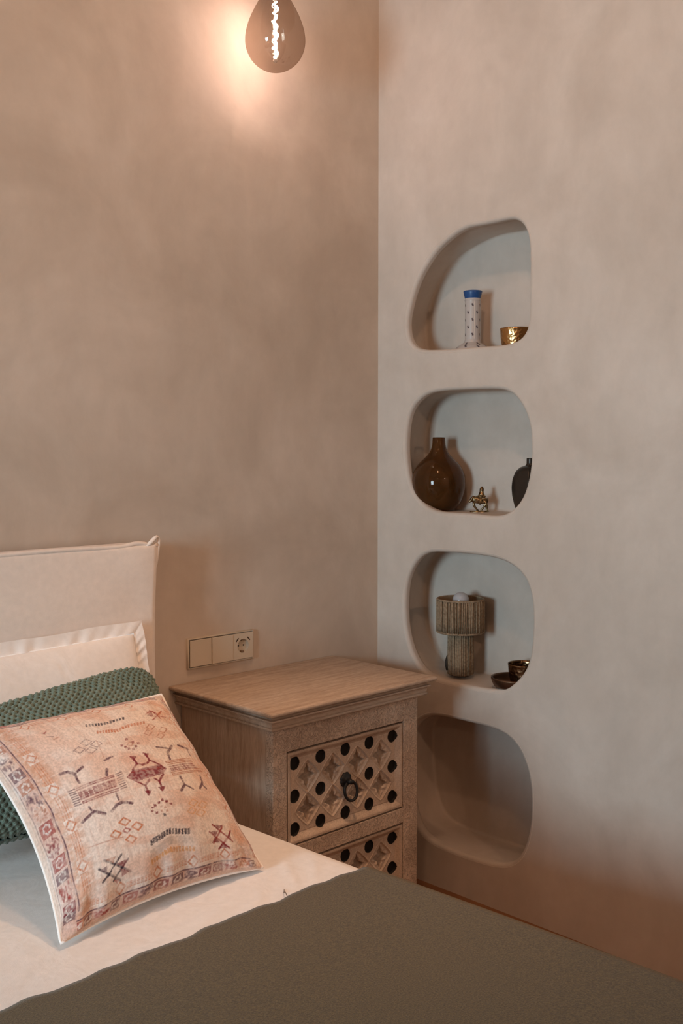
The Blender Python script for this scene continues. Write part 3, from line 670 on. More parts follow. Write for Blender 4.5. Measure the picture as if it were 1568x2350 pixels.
s = np.linspace(-1, 1, nu)[None, :].repeat(nv, 0); t = np.linspace(-1, 1, nv)[:, None].repeat(nu, 1)
SS, TT = s, t                                   # print coordinates run with the cloth, over the rounded sides
_x = np.linspace(-1, 1, 4001); _a = .65*_x+.35*np.arcsin(_x)/(math.pi/2)
P = cushion_pts(np.interp(s, _a, _x), np.interp(t, _a, _x), *PA, PH, PIN, PEX)
img = np.ones((nv, nu, 3))*np.array((.77,.665,.60))
def vnoise(fx, fy, seed, oc=3):
    r_ = np.random.default_rng(seed); out = np.zeros_like(SS)
    for o_ in range(oc):
        gx, gy = int(fx*2**o_)+2, int(fy*2**o_)+2; g = r_.random((gy+1, gx+1))
        x = (SS+1)/2*(gx-1); y = (TT+1)/2*(gy-1); x0 = x.astype(int); y0 = y.astype(int); fx_ = x-x0; fy_ = y-y0
        fx_ = fx_*fx_*(3-2*fx_); fy_ = fy_*fy_*(3-2*fy_)
        out += (.5**o_)*(g[y0, x0]*(1-fx_)*(1-fy_)+g[y0, x0+1]*fx_*(1-fy_)+g[y0+1, x0]*(1-fx_)*fy_+g[y0+1, x0+1]*fx_*fy_)
    return out/sum(.5**o_ for o_ in range(oc))
def blend(mask, col):
    global img
    mask = np.clip(mask, 0, 1)[..., None]; img = img*(1-mask)+np.array(col)*mask
blend(smoothstep(.5, .72, vnoise(5, 6, 1))*.5, (.66,.38,.26))       # faded rust washes
blend(smoothstep(.52, .75, vnoise(9, 26, 2))*.45, (.62,.36,.26))
blend(smoothstep(.45, .8, vnoise(120, 14, 3, 2))*.36, (.58,.40,.33))
wear = smoothstep(.28, .50, vnoise(45, 45, 5, 3)); thr = .75+.25*smoothstep(.3, .6, vnoise(150, 150, 6, 1))
px_ = 2/(nu-1)
def seg(p, q, w, col, a=1):
    x0, y0, x1, y1 = p[0], p[1], q[0], q[1]
    i0 = max(0, int((min(x0, x1)-w*3+1)/px_)-1); i1 = min(nu, int((max(x0, x1)+w*3+1)/px_)+3)
    j0 = max(0, int((min(y0, y1)-w*3+1)/px_)-1); j1 = min(nv, int((max(y0, y1)+w*3+1)/px_)+3)
    if i1 <= i0 or j1 <= j0: return
    X = SS[j0:j1, i0:i1]; Y = TT[j0:j1, i0:i1]; dx, dy = x1-x0, y1-y0; L2 = dx*dx+dy*dy+1e-12
    k = np.clip(((X-x0)*dx+(Y-y0)*dy)/L2, 0, 1); d = np.hypot(X-x0-k*dx, Y-y0-k*dy)
    m = np.clip((w-d)/px_+.5, 0, 1)*a*(.5+.5*wear[j0:j1, i0:i1])*thr[j0:j1, i0:i1]
    img[j0:j1, i0:i1] = img[j0:j1, i0:i1]*(1-m[..., None])+np.array(col)*m[..., None]
def fillp(pts, col, a=1):
    pts = np.array(pts); x0, y0 = pts.min(0); x1, y1 = pts.max(0)
    i0 = max(0, int((x0+1)/px_)); i1 = min(nu, int((x1+1)/px_)+2); j0 = max(0, int((y0+1)/px_)); j1 = min(nv, int((y1+1)/px_)+2)
    X = SS[j0:j1, i0:i1]; Y = TT[j0:j1, i0:i1]; ins = np.zeros(X.shape, bool); n = len(pts)
    for i in range(n):
        ax, ay = pts[i]; bx, by = pts[i-1]
        with np.errstate(divide='ignore', invalid='ignore'):
            ins ^= ((ay > Y) != (by > Y)) & (X < (bx-ax)*(Y-ay)/(by-ay+1e-15)+ax)
    m = ins*a*(.72+.28*wear[j0:j1, i0:i1])*thr[j0:j1, i0:i1]
    img[j0:j1, i0:i1] = img[j0:j1, i0:i1]*(1-m[..., None])+np.array(col)*m[..., None]
INK = dict(r=(.30,.035,.03), m=(.20,.02,.03), o=(.52,.17,.07), p=(.12,.055,.075), b=(.035,.025,.04), t=(.40,.15,.085), w=(.76,.66,.60), c=(.62,.30,.10), g=(.45,.38,.34))
def line(pts, w, c, a=1, dash=None):
    for p, q in zip(pts[:-1], pts[1:]):
        if not dash: seg(p, q, w, INK[c], a); continue
        Ld = math.hypot(q[0]-p[0], q[1]-p[1]); n = max(1, int(Ld/dash))
        for k in range(n):
            f0, f1 = k/n, (k+.55)/n
            seg((p[0]+(q[0]-p[0])*f0, p[1]+(q[1]-p[1])*f0), (p[0]+(q[0]-p[0])*f1, p[1]+(q[1]-p[1])*f1), w, INK[c], a)
def diamond(x, y, rx, ry, w, c, a=1, dash=None):
    line([(x-rx, y), (x, y+ry), (x+rx, y), (x, y-ry), (x-rx, y)], w, c, a, dash)
def border():
    # ruled lines, woven bands with diamonds and flower medallions along all four sides
    for rot in range(4):
        def T_(x, y):
            k_ = (.86, .50, .62, .60)[rot]
            def q_(v_, kk): return math.copysign(1-(1-abs(v_))*kk, v_) if abs(v_) > .55 else v_
            x = math.copysign(1-(1-abs(x))*k_, x); y = y/.76*.80 if abs(y) <= .76 else y
            for _ in range(rot): x, y = -y, x
            return (x, y)
        def ln(x0, y0, x1, y1, w, c, a=1, dash=None): line([T_(x0, y0), T_(x1, y1)], w, c, a, dash)
        ln(-.955, -.95, -.955, .95, .004, 't', .6); ln(-.93, -.93, -.93, .93, .0035, 'p', .7)
        ln(-.755, -.76, -.755, .76, .0055, 'p', .95); ln(-.772, -.76, -.772, .76, .003, 't', .5)
        rr = random.Random(40+rot); y = -.86; k = 0
        while y < .80:
            h = rr.uniform(.09, .15); colr = rr.choice(['r', 'p', 'm', 't', 'p', 'r']); kind = k % 3
            if kind != 2 and colr != 't' or kind == 0: # solid worn block with a hollow flower
                fillp([T_(-.91, y), T_(-.78, y), T_(-.78, y+h*.8), T_(-.91, y+h*.8)], INK[colr], .80)
                cx, cy = -.845, y+h*.4
                for an in range(6): seg(T_(cx+.030*math.cos(an), cy+.030*math.sin(an)), T_(cx+.036*math.cos(an+.5), cy+.036*math.sin(an+.5)), .007, INK['w'], .8)
            elif kind == 1: # rosette
                cx, cy = -.845, y+h*.4
                for an in range(10):
                    q_ = an/10*2*math.pi; seg(T_(cx+.032*math.cos(q_), cy+.032*math.sin(q_)), T_(cx+.052*math.cos(q_+.3), cy+.052*math.sin(q_+.3)), .008, INK[colr], .75)
            else:
                for _ in range(26):
                    x_ = rr.uniform(-.91, -.79); yy = y+rr.uniform(0, h*.8); seg(T_(x_, yy), T_(x_+rr.uniform(-.02, .02), yy+rr.uniform(-.03, .03)), .007, INK[colr], .6)
            y += h; k += 1
        for q in range(4):
            x = -.68+q*.022; ln(x, -.66, x, .66, .0038, 'o', .55 if q % 2 else .8, .028)
        for yy in (-.5, -.2, .1, .4):
            fillp([T_(-.70, yy-.05), T_(-.60, yy-.05), T_(-.60, yy+.05), T_(-.70, yy+.05)], INK['w'], .8)
            cx, cy = T_(-.648, yy); diamond(cx, cy, .042, .042, .0065, 'o', .9, .02); diamond(cx, cy, .018, .018, .004, 'w', .9)
blend(np.maximum(smoothstep(-.76, -.80, SS)*smoothstep(-.96, -.92, SS), smoothstep(.86, .90, np.maximum(SS, np.abs(TT)))*smoothstep(.985, .96, np.maximum(SS, np.abs(TT))))*.45*smoothstep(.25, .6, vnoise(18, 18, 9)), (.52,.27,.22))
blend(smoothstep(.62, .70, np.abs(SS))*smoothstep(.84, .78, np.abs(SS))*.35*smoothstep(.35, .6, vnoise(60, 60, 19)), (.60,.28,.16))
blend(smoothstep(-.60, -.64, SS)*smoothstep(-.80, -.76, SS)*.40*smoothstep(.3, .55, vnoise(20, 90, 23)), (.55,.25,.13))
border()
for mo in MOTIFS:
    if mo[0] == 'L': line(mo[4], mo[2], mo[1], mo[3], mo[5] if len(mo) > 5 else None)
    else: fillp(mo[3], INK[mo[1]], mo[2])
blend(smoothstep(.93, .97, np.maximum(np.abs(SS), np.abs(TT)))*.7, (.70,.50,.40))
img *= (.84+.32*vnoise(210, 210, 11, 1))[..., None]
# soft puckers along the seams
P[..., 1] -= .010*(vnoise(5, 5, 31, 2)-.5)*(1-SS**2)*(1-TT**2)
P[..., 1] -= .0035*np.sin(SS*23+1+np.sin(SS*9))*smoothstep(.55, .85, np.abs(TT))*smoothstep(1, .9, np.abs(TT))
P[..., 1] -= .0032*np.sin(TT*19+2+np.sin(TT*7))*smoothstep(.55, .85, np.abs(SS))*smoothstep(1, .9, np.abs(SS))
me = gridmesh('printed_front', P); setcol(me, img.reshape(-1, 3))
PRINT = mat('printed_cotton', (.7,.6,.5), .92, spec=.12, sheen=.15)
at = N(PRINT, 'ShaderNodeAttribute', attribute_name='print'); setc(PRINT, at.outputs['Color']); bump(PRINT, noise(PRINT, coords(PRINT), 800, 2), .3, .001)
o = child(link('printed_front', me, PRINT), pc)
Pb = cushion_pts(np.linspace(-1, 1, 90)[None, :].repeat(90, 0), np.linspace(-1, 1, 90)[:, None].repeat(90, 1), *PA, .045, PIN, PEX, -1)
o = child(link('plain_back', gridmesh('plain_back', Pb, flip=True), COTTON), pc); o['label'] = 'plain off-white back of the cushion'
sp = seam_pts((*PA, 0, PIN, PEX)); mb = MB(); mb.add(*tube_geo(sp[::2], .0030, 6, True)); child(mb.build('seam', COTTON), pc)

# ================================================================= wall socket plate
sp_ = empty('socket_plate', (-.6545, 0, .813)); tag(sp_, 'cream wall plate with blank, switch and power socket above nightstand', 'socket')
W3, H3 = .236, .0865
P = []
for hw_, hh_, y_ in ((.118, .0432, 0), (.118, .0432, -.0075), (.1172, .0424, -.0090), (.1150, .0402, -.0090), (.1143, .0396, -.0080), (.1143, .0396, -.0005)):
    P.append([(-.6545-hw_, y_, .813-hh_), (-.6545+hw_, y_, .813-hh_), (-.6545+hw_, y_, .813+hh_), (-.6545-hw_, y_, .813+hh_)])
child(link('surround', gridmesh('surround', np.array(P), closed_u=True), PLASTIC, smooth=False), sp_)
mw = .0745
for k, (nm, yq) in enumerate((('blank_cover', -.0115), ('switch_rocker', -.0145), (None, 0))):
    cx = -.6545+(k-1)*.0755
    if nm: child(box(nm, cx-mw/2, cx+mw/2, yq, -.008, .813-.0375, .813+.0375, PLASTIC, r=.0012), sp_)
    else:
        bm = bmesh.new(); r_ = .0205
        sq = [(-mw/2, -.0375), (mw/2, -.0375), (mw/2, .0375), (-mw/2, .0375)]; n = 48
        v1 = [bm.verts.new((x, 0, z)) for x, z in sq]; e_ = [bm.edges.new((v1[i], v1[(i+1) % 4])) for i in range(4)]
        cv = [bm.verts.new((r_*math.cos(2*math.pi*i/n), 0, r_*math.sin(2*math.pi*i/n))) for i in range(n)]; e_ += [bm.edges.new((cv[i], cv[(i+1) % n])) for i in range(n)]
        bmesh.ops.triangle_fill(bm, edges=e_, use_beauty=True)
        for f_ in list(bm.faces):
            c_ = f_.calc_center_median()
            if math.hypot(c_.x, c_.z) < r_*.9: bm.faces.remove(f_)
        # recess wall and floor, outer rim
        c2 = [bm.verts.new((v_.co.x*.97, .011, v_.co.z*.97)) for v_ in cv]
        for i in range(n): bm.faces.new((cv[i], cv[(i+1) % n], c2[(i+1) % n], c2[i]))
        bm.faces.new(c2)
        v2 = [bm.verts.new((x, .006, z)) for x, z in sq]
        for i in range(4): bm.faces.new((v1[i], v1[(i+1) % 4], v2[(i+1) % 4], v2[i]))
        bmesh.ops.recalc_face_normals(bm, faces=bm.faces)
        me = bpy.data.meshes.new('socket_insert'); bm.to_mesh(me); bm.free()
        so = child(link('socket_insert', me, PLASTIC, smooth=False, loc=(cx, -.0122, .813)), sp_)
        def sub(name, geo, mt):
            m_ = MB(); geo(m_); s_ = m_.build(name, mt, so, smooth=False); return s_
        for dx in (-.0095, .0095):
            sub('pin_hole', lambda m_: m_.add([(dx+.0026*math.cos(i*math.pi/6), .0105, .0026*math.sin(i*math.pi/6)) for i in range(12)]+[(dx+.0026*math.cos(i*math.pi/6), .0112, .0026*math.sin(i*math.pi/6)) for i in range(12)], [tuple(range(12))]), SLOT)
        for sz in (1, -1):
            sub('earth_clip', lambda m_: addbox(m_, -.004, .004, .002, .0105, sz*.0165-.002, sz*.0165+.002), mat('clip_metal', (.35,.25,.17), .4, metal=.8))
        for dx, an in ((-.0215, 45), (.0205, -45)):
            o2 = sub('shutter_slot', lambda m_: addbox(m_, -.0065, .0065, -.0006, .002, -.0016, .0016), SLOT); o2.location = (dx, 0, .0195); o2.rotation_euler = (0, R(-an), 0)

# ================================================================= nightstand
ns = empty('nightstand', (-.52, -.2, 0)); tag(ns, 'washed wooden nightstand with carved drawers beside the bed', 'nightstand')
def ring_rect(i, z): return [(-.833+i, -.0015, z), (-.833+i, -.436+i, z), (-.207-i, -.436+i, z), (-.207-i, -.0015, z)]
def molding(name, prof, mt, cap=False):
    m_ = MB(); V = []; F = []
    for i, z in prof: V += ring_rect(i, z)
    for k in range(len(prof)-1):
        for q in range(4): F.append((k*4+q, k*4+(q+1) % 4, (k+1)*4+(q+1) % 4, (k+1)*4+q))
    if cap: F.append((3, 2, 1, 0)); e = (len(prof)-1)*4; F.append((e, e+1, e+2, e+3))
    m_.add(V, F); o = m_.build(name, mt, ns_dummy, smooth=False); return o
ns_dummy = None
ZT = .7325
def bead(i0, z0, r, n=6): # half round from z0 down
    return [(i0-r*math.sin(math.pi*k/n), z0-r+r*math.cos(math.pi*k/n)) for k in range(n+1)]
top = [(.005, ZT), (.0018, ZT-.0012), (.0002, ZT-.004), (0, ZT-.0065), (.0006, ZT-.0095), (.0035, ZT-.012), (.010, ZT-.0125)]
child(molding('top', top, WOOD, cap=True), ns)
cor = [(.010, ZT-.0125), (.0200, ZT-.0134), (.0210, ZT-.018), (.0210, ZT-.0232)] + [(.0128, ZT-.0238), (.0128, ZT-.0275)] + \
      [(.0165, ZT-.0282), (.0190, ZT-.031), (.0208, ZT-.035), (.0212, ZT-.0385), (.0212, ZT-.0425), (.0235, ZT-.0432), (.0235, ZT-.0452)] + bead(.0232, ZT-.0455, .0038) + [(.036, ZT-.0535), (.044, ZT-.0545)]
child(molding('cornice', cor, WOOD), ns)
bx0, bx1, by = -.793, -.247, -.396; zc = ZT-.054
child(box('side_panel', bx0, bx0+.018, by+.028, -.003, .03, zc, WOODV, r=.001), ns)
child(box('side_panel', bx1-.018, bx1, by+.028, -.003, .03, zc, WOODV, r=.001), ns)
child(box('corner_post', bx0-.0015, bx0+.046, by, by+.0285, .0, zc, WOODC, r=.0025), ns)
child(box('corner_post', bx1-.058, bx1+.0015, by, by+.0285, .0, zc, WOODC, r=.0025), ns)
dz = ((.3635, .6095), (.0695, .3155)); dx0, dx1 = -.7455, -.3065
child(box('front_rail', dx0-.003, dx1+.003, by+.0008, by+.028, dz[0][1]+.003, zc, WOODC, r=.001), ns)
child(box('front_rail', dx0-.003, dx1+.003, by+.0008, by+.028, dz[1][1]+.003, dz[0][0]-.003, WOODC, r=.001), ns)
child(box('front_rail', dx0-.003, dx1+.003, by+.0008, by+.028, .03, dz[1][0]-.003, WOODC, r=.001), ns)
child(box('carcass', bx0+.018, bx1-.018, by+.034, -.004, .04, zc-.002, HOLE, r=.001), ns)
# drawer front: bevelled rim, sunk lattice with round holes and carved lozenges
DW, DH = dx1-dx0-.005, dz[0][1]-dz[0][0]-.005
nu, nv = 430, 250
x = np.linspace(-DW/2, DW/2, nu)[None, :].repeat(nv, 0); z = np.linspace(-DH/2, DH/2, nv)[:, None].repeat(nu, 1)
dE = np.minimum(DW/2-np.abs(x), DH/2-np.abs(z))
h = -.011*smoothstep(.0045, .021, dE); h = np.where(dE < .0045, 0, h); h = h-.0008*np.exp(-((dE-.0215)/.0012)**2)
LX, LZ = .0925, .0870
dark = np.zeros_like(x)
ix = np.round(x/LX); iz = np.round(z/LZ); dh = np.hypot(x-ix*LX, z-iz*LZ); okh = (np.abs(ix) <= 2) & (np.abs(iz) <= 1)
hole = okh & (dh < .0162)
cxx = (np.floor(x/LX)+.5)*LX; czz = (np.floor(z/LZ)+.5)*LZ; okc = (np.abs(cxx) < 2*LX) & (np.abs(czz) < LZ)
ax_, az_ = np.abs(x-cxx), np.abs(z-czz)
pN = (ax_**1.12+az_**1.12)**(1/1.12)              # lozenge with softened corners
lo = .0445
d_l = lo-pN
inside_l = okc & (d_l > 0)
h = h+np.where(okc, .0012*np.exp(-((d_l)/.0016)**2), 0)                 # raised fillet round each lozenge
h = h+np.where(okc, -.0035*smoothstep(.001, .006, d_l), 0)
# quatrefoil carved deeper, with pointed lobes and a raised boss
xr, zr = x-cxx, z-czz
q1 = np.minimum.reduce([np.hypot(xr-.0125, zr)-.0095, np.hypot(xr+.0125, zr)-.0095, np.hypot(xr, zr-.0150)-.0095, np.hypot(xr, zr+.0150)-.0095, np.hypot(xr, zr)-.008])
tip = np.minimum(np.abs(xr)*2.2+np.abs(zr)-.034, np.abs(zr)*2.2+np.abs(xr)-.030)
q1 = np.minimum(q1, tip)
car = np.where(okc, smoothstep(.0012, -.0030, q1), 0)
h = h-.0085*car
h = h+np.where(okc, .0030*np.exp(-((np.hypot(xr, zr)-.0)/.0045)**2), 0)
h = h+np.where(okc & (d_l > .004), .0012*np.sin(np.arctan2(zr, xr)*8)*np.exp(-((pN-.027)/.007)**2), 0)
rg = np.random.default_rng(3).normal(0, .00012, x.shape); h = h+rg*(dE > .004)
h = np.where(hole, -.0165, h)
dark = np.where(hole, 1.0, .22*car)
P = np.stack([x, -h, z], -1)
drawer_me = gridmesh('carved_front', P); C_ = (1-.97*np.where(okh & (dh < .0180), 1, 0)-.34*car*(1-hole)-.06*inside_l*(1-hole))[..., None]*np.ones(3)  # holes and carved recesses painted darker; their shade is in the vertex colour
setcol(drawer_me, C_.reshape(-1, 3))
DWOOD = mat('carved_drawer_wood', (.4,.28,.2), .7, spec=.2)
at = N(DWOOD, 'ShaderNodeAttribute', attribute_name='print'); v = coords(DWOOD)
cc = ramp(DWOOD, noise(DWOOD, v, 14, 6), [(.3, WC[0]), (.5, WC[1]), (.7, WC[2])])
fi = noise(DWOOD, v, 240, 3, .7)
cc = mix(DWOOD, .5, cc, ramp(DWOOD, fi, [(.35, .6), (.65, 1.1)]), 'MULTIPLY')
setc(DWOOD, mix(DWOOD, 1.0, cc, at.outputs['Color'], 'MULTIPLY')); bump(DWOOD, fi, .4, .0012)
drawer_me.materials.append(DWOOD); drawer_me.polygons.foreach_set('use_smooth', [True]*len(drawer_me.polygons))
box_me = bevel_box(DW, .02, DH, .0005); box_me.name = 'drawer'
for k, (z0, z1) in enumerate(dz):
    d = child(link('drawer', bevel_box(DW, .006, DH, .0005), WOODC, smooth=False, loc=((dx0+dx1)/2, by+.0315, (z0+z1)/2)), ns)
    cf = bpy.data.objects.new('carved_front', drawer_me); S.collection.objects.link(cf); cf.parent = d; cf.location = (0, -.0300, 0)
    # rim sides of the drawer front
    m_ = MB(); q = [(-DW/2, -DH/2), (DW/2, -DH/2), (DW/2, DH/2), (-DW/2, DH/2)]
    m_.add([(a_, -.0300, b_) for a_, b_ in q]+[(a_, 0, b_) for a_, b_ in q], [(i, (i+1) % 4, 4+(i+1) % 4, 4+i) for i in range(4)]); m_.build('drawer_edge', WOODC, d, smooth=False)
    # iron rosette with a hanging ring
    m_ = MB(); n = 48; V = []; prof = [(0, -.0125), (.006, -.0122), (.009, -.009), (.0115, -.0075), (.0155, -.006), (.0185, -.003), (.0185, .001)]
    for r_, y_ in prof:
        for i in range(n):
            a_ = 2*math.pi*i/n; rr = r_*(1+(.10*abs(math.sin(a_*4)) if r_ > .013 else 0)); V.append((rr*math.cos(a_), y_, rr*math.sin(a_)))
    F = [(k_*n+i, k_*n+(i+1) % n, (k_+1)*n+(i+1) % n, (k_+1)*n+i) for k_ in range(len(prof)-1) for i in range(n)]
    m_.add(V, F); o = m_.build('rosette', BLACK, d); o.location = (0, -.0190, .004)
    m_ = MB(); pts = [(.0205*math.cos(t_)*.92, 0, .0255*math.sin(t_)) for t_ in np.linspace(0, 2*math.pi, 40, endpoint=False)]
    m_.add(*tube_geo(pts, .0042, 10, True)); o = m_.build('ring_pull', BLACK, d); o.location = (.004, -.037, -.0250); o.rotation_euler = (R(-10), 0, R(-18))
    m_ = MB(); m_.add(*tube_geo([(0, 0, 0), (0, -.012, .001), (0, -.020, -.001)], [.007, .008, .005], 12)); o = m_.build('knob', BLACK, d); o.location = (0, -.0265, .001)

# ================================================================= things in the niches
def specks(P3, cyl, spots, r, base, ink):
    out = np.ones((len(P3), 3))*np.array(base); th = np.arctan2(P3[:, 1], P3[:, 0]); rad = np.hypot(P3[:, 0], P3[:, 1])
    for (a_, z_) in spots:
        da = (th-a_+np.pi) % (2*np.pi)-np.pi; d = np.hypot(da*rad, P3[:, 2]-z_); m = np.clip((r-d)/.0010+.5, 0, 1)[:, None]*(np.abs(da) < 1.2)[:, None]
        out = out*(1-m)+np.array(ink)*m
    return out
def fine(prof, n, it=0):
    p = np.array(prof); s_ = np.r_[0, np.cumsum(np.hypot(*np.diff(p, axis=0).T))]; t_ = np.linspace(0, s_[-1], n)
    q = np.stack([np.interp(t_, s_, p[:, 0]), np.interp(t_, s_, p[:, 1])], 1)
    for _ in range(it): q[1:-1] = .5*q[1:-1]+.25*(q[:-2]+q[2:])
    return [tuple(w_) for w_ in q]
CER = mat('glazed_ceramic', (.6,.55,.5), .22, spec=.5)
at = N(CER, 'ShaderNodeAttribute', attribute_name='print'); setc(CER, at.outputs['Color'])
tv = empty('ceramic_vase', (.086, -.322, 1.672)); tag(tv, 'slender white speckled ceramic vase with blue rim in the top niche', 'vase')
prof = [(.003, 0), (.034, 0), (.048, .005), (.056, .014), (.055, .022), (.047, .030), (.036, .037), (.028, .042), (.0250, .045), (.0258, .047), (.0240, .049), (.0232, .052), (.0232, .110), (.0238, .164), (.0240, .1700), (.0255, .1720), (.0242, .1740), (.0240, .1780)]
fp = fine(prof, 150); o = lathe('body', fp, CER, tv, 110)
P3 = np.zeros(len(o.data.vertices)*3); o.data.vertices.foreach_get('co', P3); P3 = P3.reshape(-1, 3)
spots = [(k*math.pi/2.5+(.63 if j % 2 else 0), .068+j*.0225) for j in range(5) for k in range(5)]+[(k*math.pi/4+.2, .030) for k in range(8)]+[(k*math.pi/3+.1, .0385) for k in range(6)]
spots = spots+[(a_+.07, z_-.0035) for a_, z_ in spots]
setcol(o.data, specks(P3, 0, spots, .0027, (.50,.45,.42), (.06,.045,.06)))
prof = [(.0238, .177), (.0248, .180), (.0272, .190), (.0290, .1985), (.0284, .2005), (.0260, .1995), (.022, .190), (.019, .175), (.018, .15)]
BLUE = mat('cobalt_glaze', (.02,.075,.23), .35); o = lathe('rim', prof, BLUE, tv, 64); o['label'] = 'cobalt blue flared rim'
BRASS = mat('hammered_brass', (.58,.34,.14), .22, metal=1); v = coords(BRASS)
vo = N(BRASS, 'ShaderNodeTexVoronoi', feature='SMOOTH_F1'); vo.inputs['Scale'].default_value = 130; L(BRASS, v, vo.inputs['Vector']); bump(BRASS, vo.outputs['Distance'], .45, .004)
BRON = mat('hammered_bronze', (.24,.14,.075), .25, metal=1); v = coords(BRON)
vo = N(BRON, 'ShaderNodeTexVoronoi', feature='SMOOTH_F1'); vo.inputs['Scale'].default_value = 120; L(BRON, v, vo.inputs['Vector']); bump(BRON, vo.outputs['Distance'], .5, .004)
BROD = mat('tarnished_bronze', (.16,.085,.05), .38, metal=.9)
bprof = [(.002, 0), (.030, .0), (.036, .004), (.041, .014), (.0445, .030), (.0465, .050), (.0478, .0535), (.0470, .0555), (.0452, .054), (.0430, .030), (.037, .009), (.030, .004), (.002, .003)]
o = lathe('brass_bowl', [(r_, z_*1.28) for r_, z_ in fine(bprof, 60)], BRASS, None, 96, (.078, -.4925, 1.6735)); tag(o, 'shiny hammered brass bowl in the top niche beside the vase', 'bowl')
# amber glass vase
AMB = bpy.data.materials.new('amber_glass'); AMB.use_nodes = True; nt = AMB.node_tree; b = nt.nodes['Principled BSDF']
b.inputs['Base Color'].default_value = (.32,.13,.03,1); b.inputs['Roughness'].default_value = .06; b.inputs['Transmission Weight'].default_value = .82; b.inputs['IOR'].default_value = 1.32
v = coords(AMB); vo = N(AMB, 'ShaderNodeTexVoronoi'); vo.inputs['Scale'].default_value = 170; L(AMB, v, vo.inputs['Vector'])
dots = ramp(AMB, vo.outputs['Distance'], [(.10, .65), (.30, 1.0)]); bc = mix(AMB, 1.0, (.30,.125,.035), dots, 'MULTIPLY')
bc = mix(AMB, .6, bc, ramp(AMB, noise(AMB, v, 30, 3), [(.3, .55), (.7, 1.1)]), 'MULTIPLY'); setc(AMB, bc)
prof = [(.003, 0), (.040, 0), (.055, .008), (.074, .033), (.085, .066), (.0875, .093), (.084, .120), (.072, .145), (.055, .163), (.040, .176), (.029, .189), (.0225, .203), (.0205, .216), (.0205, .242), (.0202, .2445), (.0180, .2440), (.0175, .216), (.020, .200), (.027, .186), (.038, .1735), (.053, .1605), (.0695, .143), (.0812, .119), (.0845, .093), (.082, .067), (.0715, .0345), (.053, .011), (.039, .004), (.003, .004)]
av = lathe('amber_glass_vase', fine(prof, 120, 7), AMB, None, 96, (.083, -.1905, 1.1865)); tag(av, 'round amber glass vase with a short neck in the second niche', 'vase')
# small brass rider figure
OLDB = mat('aged_brass', (.30,.21,.11), .3, metal=1); v = coords(OLDB); setc(OLDB, ramp(OLDB, noise(OLDB, v, 120, 3), [(.35, (.10,.06,.03)), (.6, (.42,.32,.18))]))
fg = empty('brass_figurine', (.088, -.353, 1.1865)); fg.rotation_euler = (0, 0, R(45.7-90)); tag(fg, 'tiny aged brass figurine of a rider on an animal in the second niche', 'figurine')
def skin(name, V, E, r, mt, parent, sub=2):
    me = bpy.data.meshes.new(name); K = 1/10573
    me.from_pydata([((a_-800)*K, d_*K, (1130-b_)*K) for a_, b_, d_ in V], E, []); o = link(name, me, mt, parent)
    m = o.modifiers.new('skin', 'SKIN'); m.use_smooth_shade = True
    for i, s_ in enumerate(me.skin_vertices[0].data): s_.radius = (r[i]*K*1.25, r[i]*K*1.25); s_.use_root = (i == 0)
    m2 = o.modifiers.new('sub', 'SUBSURF'); m2.levels = m2.render_levels = sub; return o
V = [(760,690,0),(880,720,0),(1000,720,0),(640,650,0),(570,650,0),(520,700,0),(440,775,0),(610,770,-60),(600,880,-60),(690,980,-50),(750,1060,-40),(610,770,60),(640,890,60),(720,1000,50),(780,1070,40),
     (1010,800,-60),(960,880,-60),(860,1010,-50),(840,1075,-50),(1040,830,60),(1040,930,60),(1070,1010,60),(1050,1080,60),(1060,640,0),(1075,720,30),(600,575,-30),(600,575,30),(1050,745,0)]
E_ = [(0,1),(1,2),(0,3),(3,4),(4,5),(5,6),(3,7),(7,8),(8,9),(9,10),(3,11),(11,12),(12,13),(13,14),(2,15),(15,16),(16,17),(17,18),(2,19),(19,20),(20,21),(21,22),(2,23),(23,24),(4,25),(4,26),(2,27)]
r_ = [95,80,80,85,70,50,22,34,28,24,26,34,28,24,26,42,30,24,26,46,40,34,36,26,18,20,20,45]
skin('animal', V, E_, r_, OLDB, fg)
V = [(855,620,0),(860,500,0),(865,420,0),(870,340,0),(885,235,0),(880,640,-70),(1000,640,-85),(1010,700,-85),(840,660,75),(860,780,95),(800,850,95),(820,520,60),(740,590,60),(920,520,-60),(990,600,-60)]
E_ = [(0,1),(1,2),(2,3),(3,4),(0,5),(5,6),(6,7),(0,8),(8,9),(9,10),(1,11),(11,12),(1,13),(13,14)]
r_ = [84,86,48,74,20,44,32,26,44,32,28,32,24,32,24]
skin('rider', V, E_, r_, OLDB, fg)
K = 1/10573; m_ = MB(); n = 40; V = []
for (f_, z_) in ((.96, 0), (1.02, .001), (1.02, .0060), (.95, .0075), (.02, .0078)):
    for i in range(n): a_ = 2*math.pi*i/n; V.append((310*K*f_*math.cos(a_), 150*K*f_*math.sin(a_), z_))
m_.add(V, [(k_*n+i, k_*n+(i+1) % n, (k_+1)*n+(i+1) % n, (k_+1)*n+i) for k_ in range(4) for i in range(n)]); m_.build('base', OLDB, fg)
